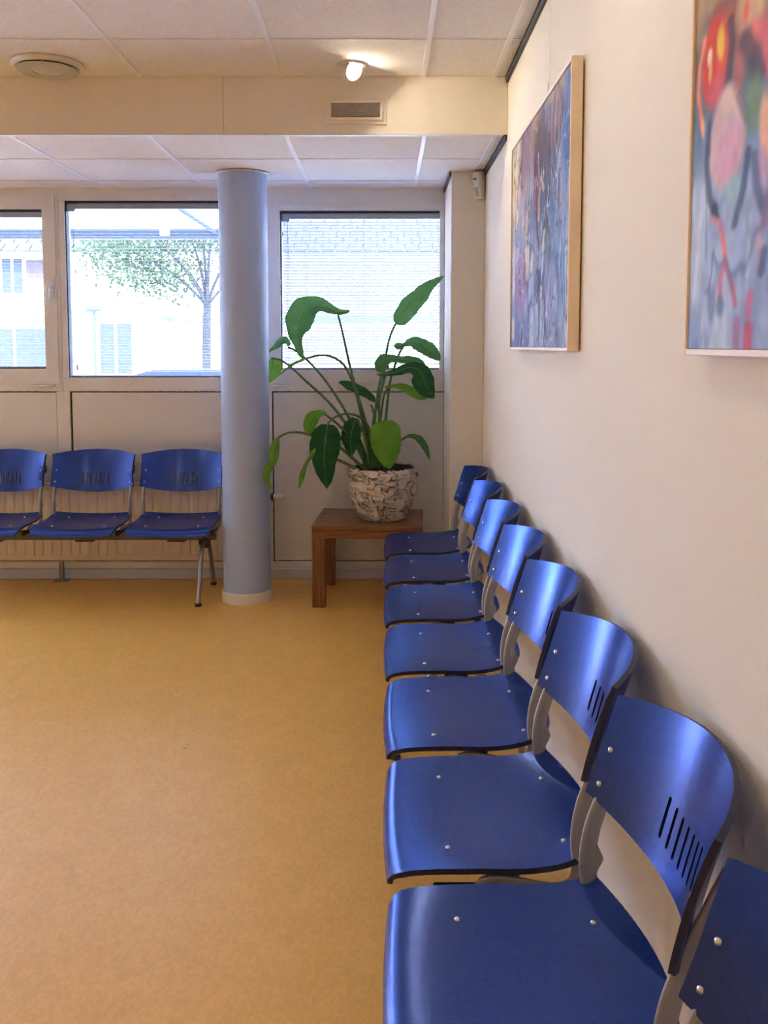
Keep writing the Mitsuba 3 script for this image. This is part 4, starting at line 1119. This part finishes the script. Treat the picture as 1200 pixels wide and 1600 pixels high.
put('roof_core', mikit.ply(slope, 'roof_clay'), hs)
for k, (x0, x1, z0, z1) in enumerate([(-8.42, -7.98, 2.68, 3.42), (-12.4, -11.2, 2.4, 3.3), (-4.9, -3.7, 2.4, 3.3), (-0.9, 0.3, 2.4, 3.3), (3.2, 4.6, 2.4, 3.3), (-9.0, -7.4, 0.5, 1.9), (-6.3, -5.6, 0.9, 2.0), (-4.4, -3.4, 0.4, 1.8), (-1.2, 0.6, 0.4, 1.8), (3.0, 4.8, 0.4, 1.8)]):
    w = put('window', mikit.ply(cham(x0 - 0.08, x1 + 0.08, HY - 0.05, HY + 0.02, z0 - 0.08, z1 + 0.08, 0.01), 'render_white'), hs)
    put('pane', mikit.ply(cham(x0, (x0 + x1) / 2 - 0.03, HY - 0.06, HY - 0.048, z0, z1, 0.002), 'pale_pane' if x0 > -6 else 'curtained_pane'), w)
    put('pane', mikit.ply(cham((x0 + x1) / 2 + 0.03, x1, HY - 0.06, HY - 0.048, z0, z1, 0.002), 'pale_pane' if x0 > -6 else 'curtained_pane'), w)
put('brick_panel', mikit.ply(cham(-7.92, -7.0, HY - 0.03, HY + 0.02, 3.02, 3.40, 0.01), 'brick_purple'), hs, label='dark purple brick panel')
put('lintel_band', mikit.ply(cham(-22, 8, HY - 0.03, HY + 0.02, 2.02, 2.16, 0.01), 'window_dark'), hs)

# street tree
tr = thing('street_tree', 'leafy tree across the street seen through the window left of the column', 'tree')
t0 = np.array([-2.97, 15.0, GZ])
put('trunk', mikit.ply(tube(catmull([t0, t0 + [0.0, 0, 1.2], t0 + [0.03, 0, 2.45]], 14), np.linspace(0.085, 0.065, 14), 12), 'bark_tree', smooth=60), tr)
fork = t0 + [0.03, 0, 2.42]
rng = np.random.default_rng(5)
ends = []
for dx, dy, dz, r in ((-0.55, 0.1, 0.8, 0.035), (-0.8, -0.2, 1.05, 0.035), (-0.35, 0.4, 1.2, 0.035), (0.15, -0.3, 1.3, 0.035), (0.5, 0.2, 1.0, 0.03), (0.75, -0.1, 0.6, 0.025), (-1.35, 0.0, 0.95, 0.025), (-0.1, 0.1, 1.5, 0.03)):
    e = fork + [dx, dy, dz]
    path = catmull([fork, fork + np.array([dx * 0.4, dy * 0.4, dz * 0.55]), e], 10)
    put('branch', mikit.ply(tube(path, np.linspace(r, 0.010, 10), 8), 'bark_tree', smooth=60), tr)
    ends.append(e)
    for _ in range(3):
        a = path[rng.integers(4, 9)]
        e2 = a + rng.normal(0, 0.28, 3) + [-0.08, 0, 0.12]
        put('twig', mikit.ply(tube(catmull([a, (a + e2) / 2 + [0, 0, 0.04], e2], 6), np.linspace(0.010, 0.004, 6), 6), 'bark_tree', smooth=60), tr)
        ends.append(e2)
lv, lf_ = [], []
cl_ = np.array([[-0.75, 0, 0.95], [-1.25, 0, 0.80], [-0.30, 0, 1.15], [0.3, 0, 1.1], [-1.0, 0.2, 1.3], [0.7, 0, 0.8], [-0.6, 0, 0.62], [-1.55, 0, 1.05], [0, 0, 1.5], [-0.5, 0, 1.5], [-0.95, 0, 0.5], [-0.55, 0, 0.45], [-1.25, 0, 0.6], [-1.7, 0, 0.85]]) + fork
for k in range(3600):
    c = cl_[rng.integers(len(cl_))] + rng.normal(0, 1, 3) * [0.30, 0.32, 0.17]
    a, b = rng.normal(0, 1, 3), rng.normal(0, 1, 3)
    a /= np.linalg.norm(a)
    b -= a * (a @ b)
    b /= np.linalg.norm(b)
    s = rng.uniform(0.03, 0.055)
    o = len(lv)
    lv += [c - a * s, c + b * s * 0.5, c + a * s, c - b * s * 0.5]
    lf_ += [[o, o + 1, o + 2], [o, o + 2, o + 3]]
put('foliage', mikit.ply(trimesh.Trimesh(np.array(lv), np.array(lf_), process=False), 'foliage'), tr, kind='stuff')

# parked car
cr = thing('parked_car', 'dark parked car, only its roof showing above the window sill left of the column', 'car')
car_o = np.array([-4.55, 11.3, GZ])
side = [(0.0, 0.35), (0.05, 0.62), (0.25, 0.80), (0.95, 0.92), (3.55, 0.95), (3.95, 0.88), (4.05, 0.55), (4.0, 0.30), (0.05, 0.28)]
cab = [(0.62, 0.90), (1.15, 1.34), (1.55, 1.45), (2.6, 1.45), (3.05, 1.36), (3.72, 0.94)]


def car_prism(poly, w0, w1):
    lo, hi = min(p[1] for p in poly), max(p[1] for p in poly)
    pts = [[x, s * (w0 + (w1 - w0) * (z - lo) / (hi - lo)), z] for x, z in poly for s in (-1, 1)]
    return trimesh.convex.convex_hull(np.array(pts) + car_o + [0, 0.85, 0])


put('body', mikit.ply(car_prism(side, 0.82, 0.80), 'car_paint'), cr)
put('cabin', mikit.ply(car_prism(cab, 0.76, 0.60), 'car_paint'), cr)
put('side_window', mikit.ply(car_prism([(1.0, 0.98), (1.35, 1.32), (2.7, 1.33), (3.3, 0.99)], 0.765, 0.665), 'window_dark'), cr)
for x in (0.75, 3.25):
    for y in (0.10, 1.60):
        put('wheel', mikit.ply(cyl(0.30, car_o + [x, y - 0.09, 0.30], car_o + [x, y + 0.09, 0.30], 28), 'black_plastic', smooth=40), cr)

lamp = thing('street_lamp', 'thin street lamp across the road, left in the window left of the column', 'street lamp')
put('pole', mikit.ply(cyl(0.035, (-5.47, 17, GZ), (-5.47, 17, 2.20), 10), 'awning_metal', smooth=40), lamp)
put('lamp_head', mikit.ply(cham(-5.62, -5.32, 16.88, 17.12, 2.16, 2.28, 0.03), 'awning_metal'), lamp)
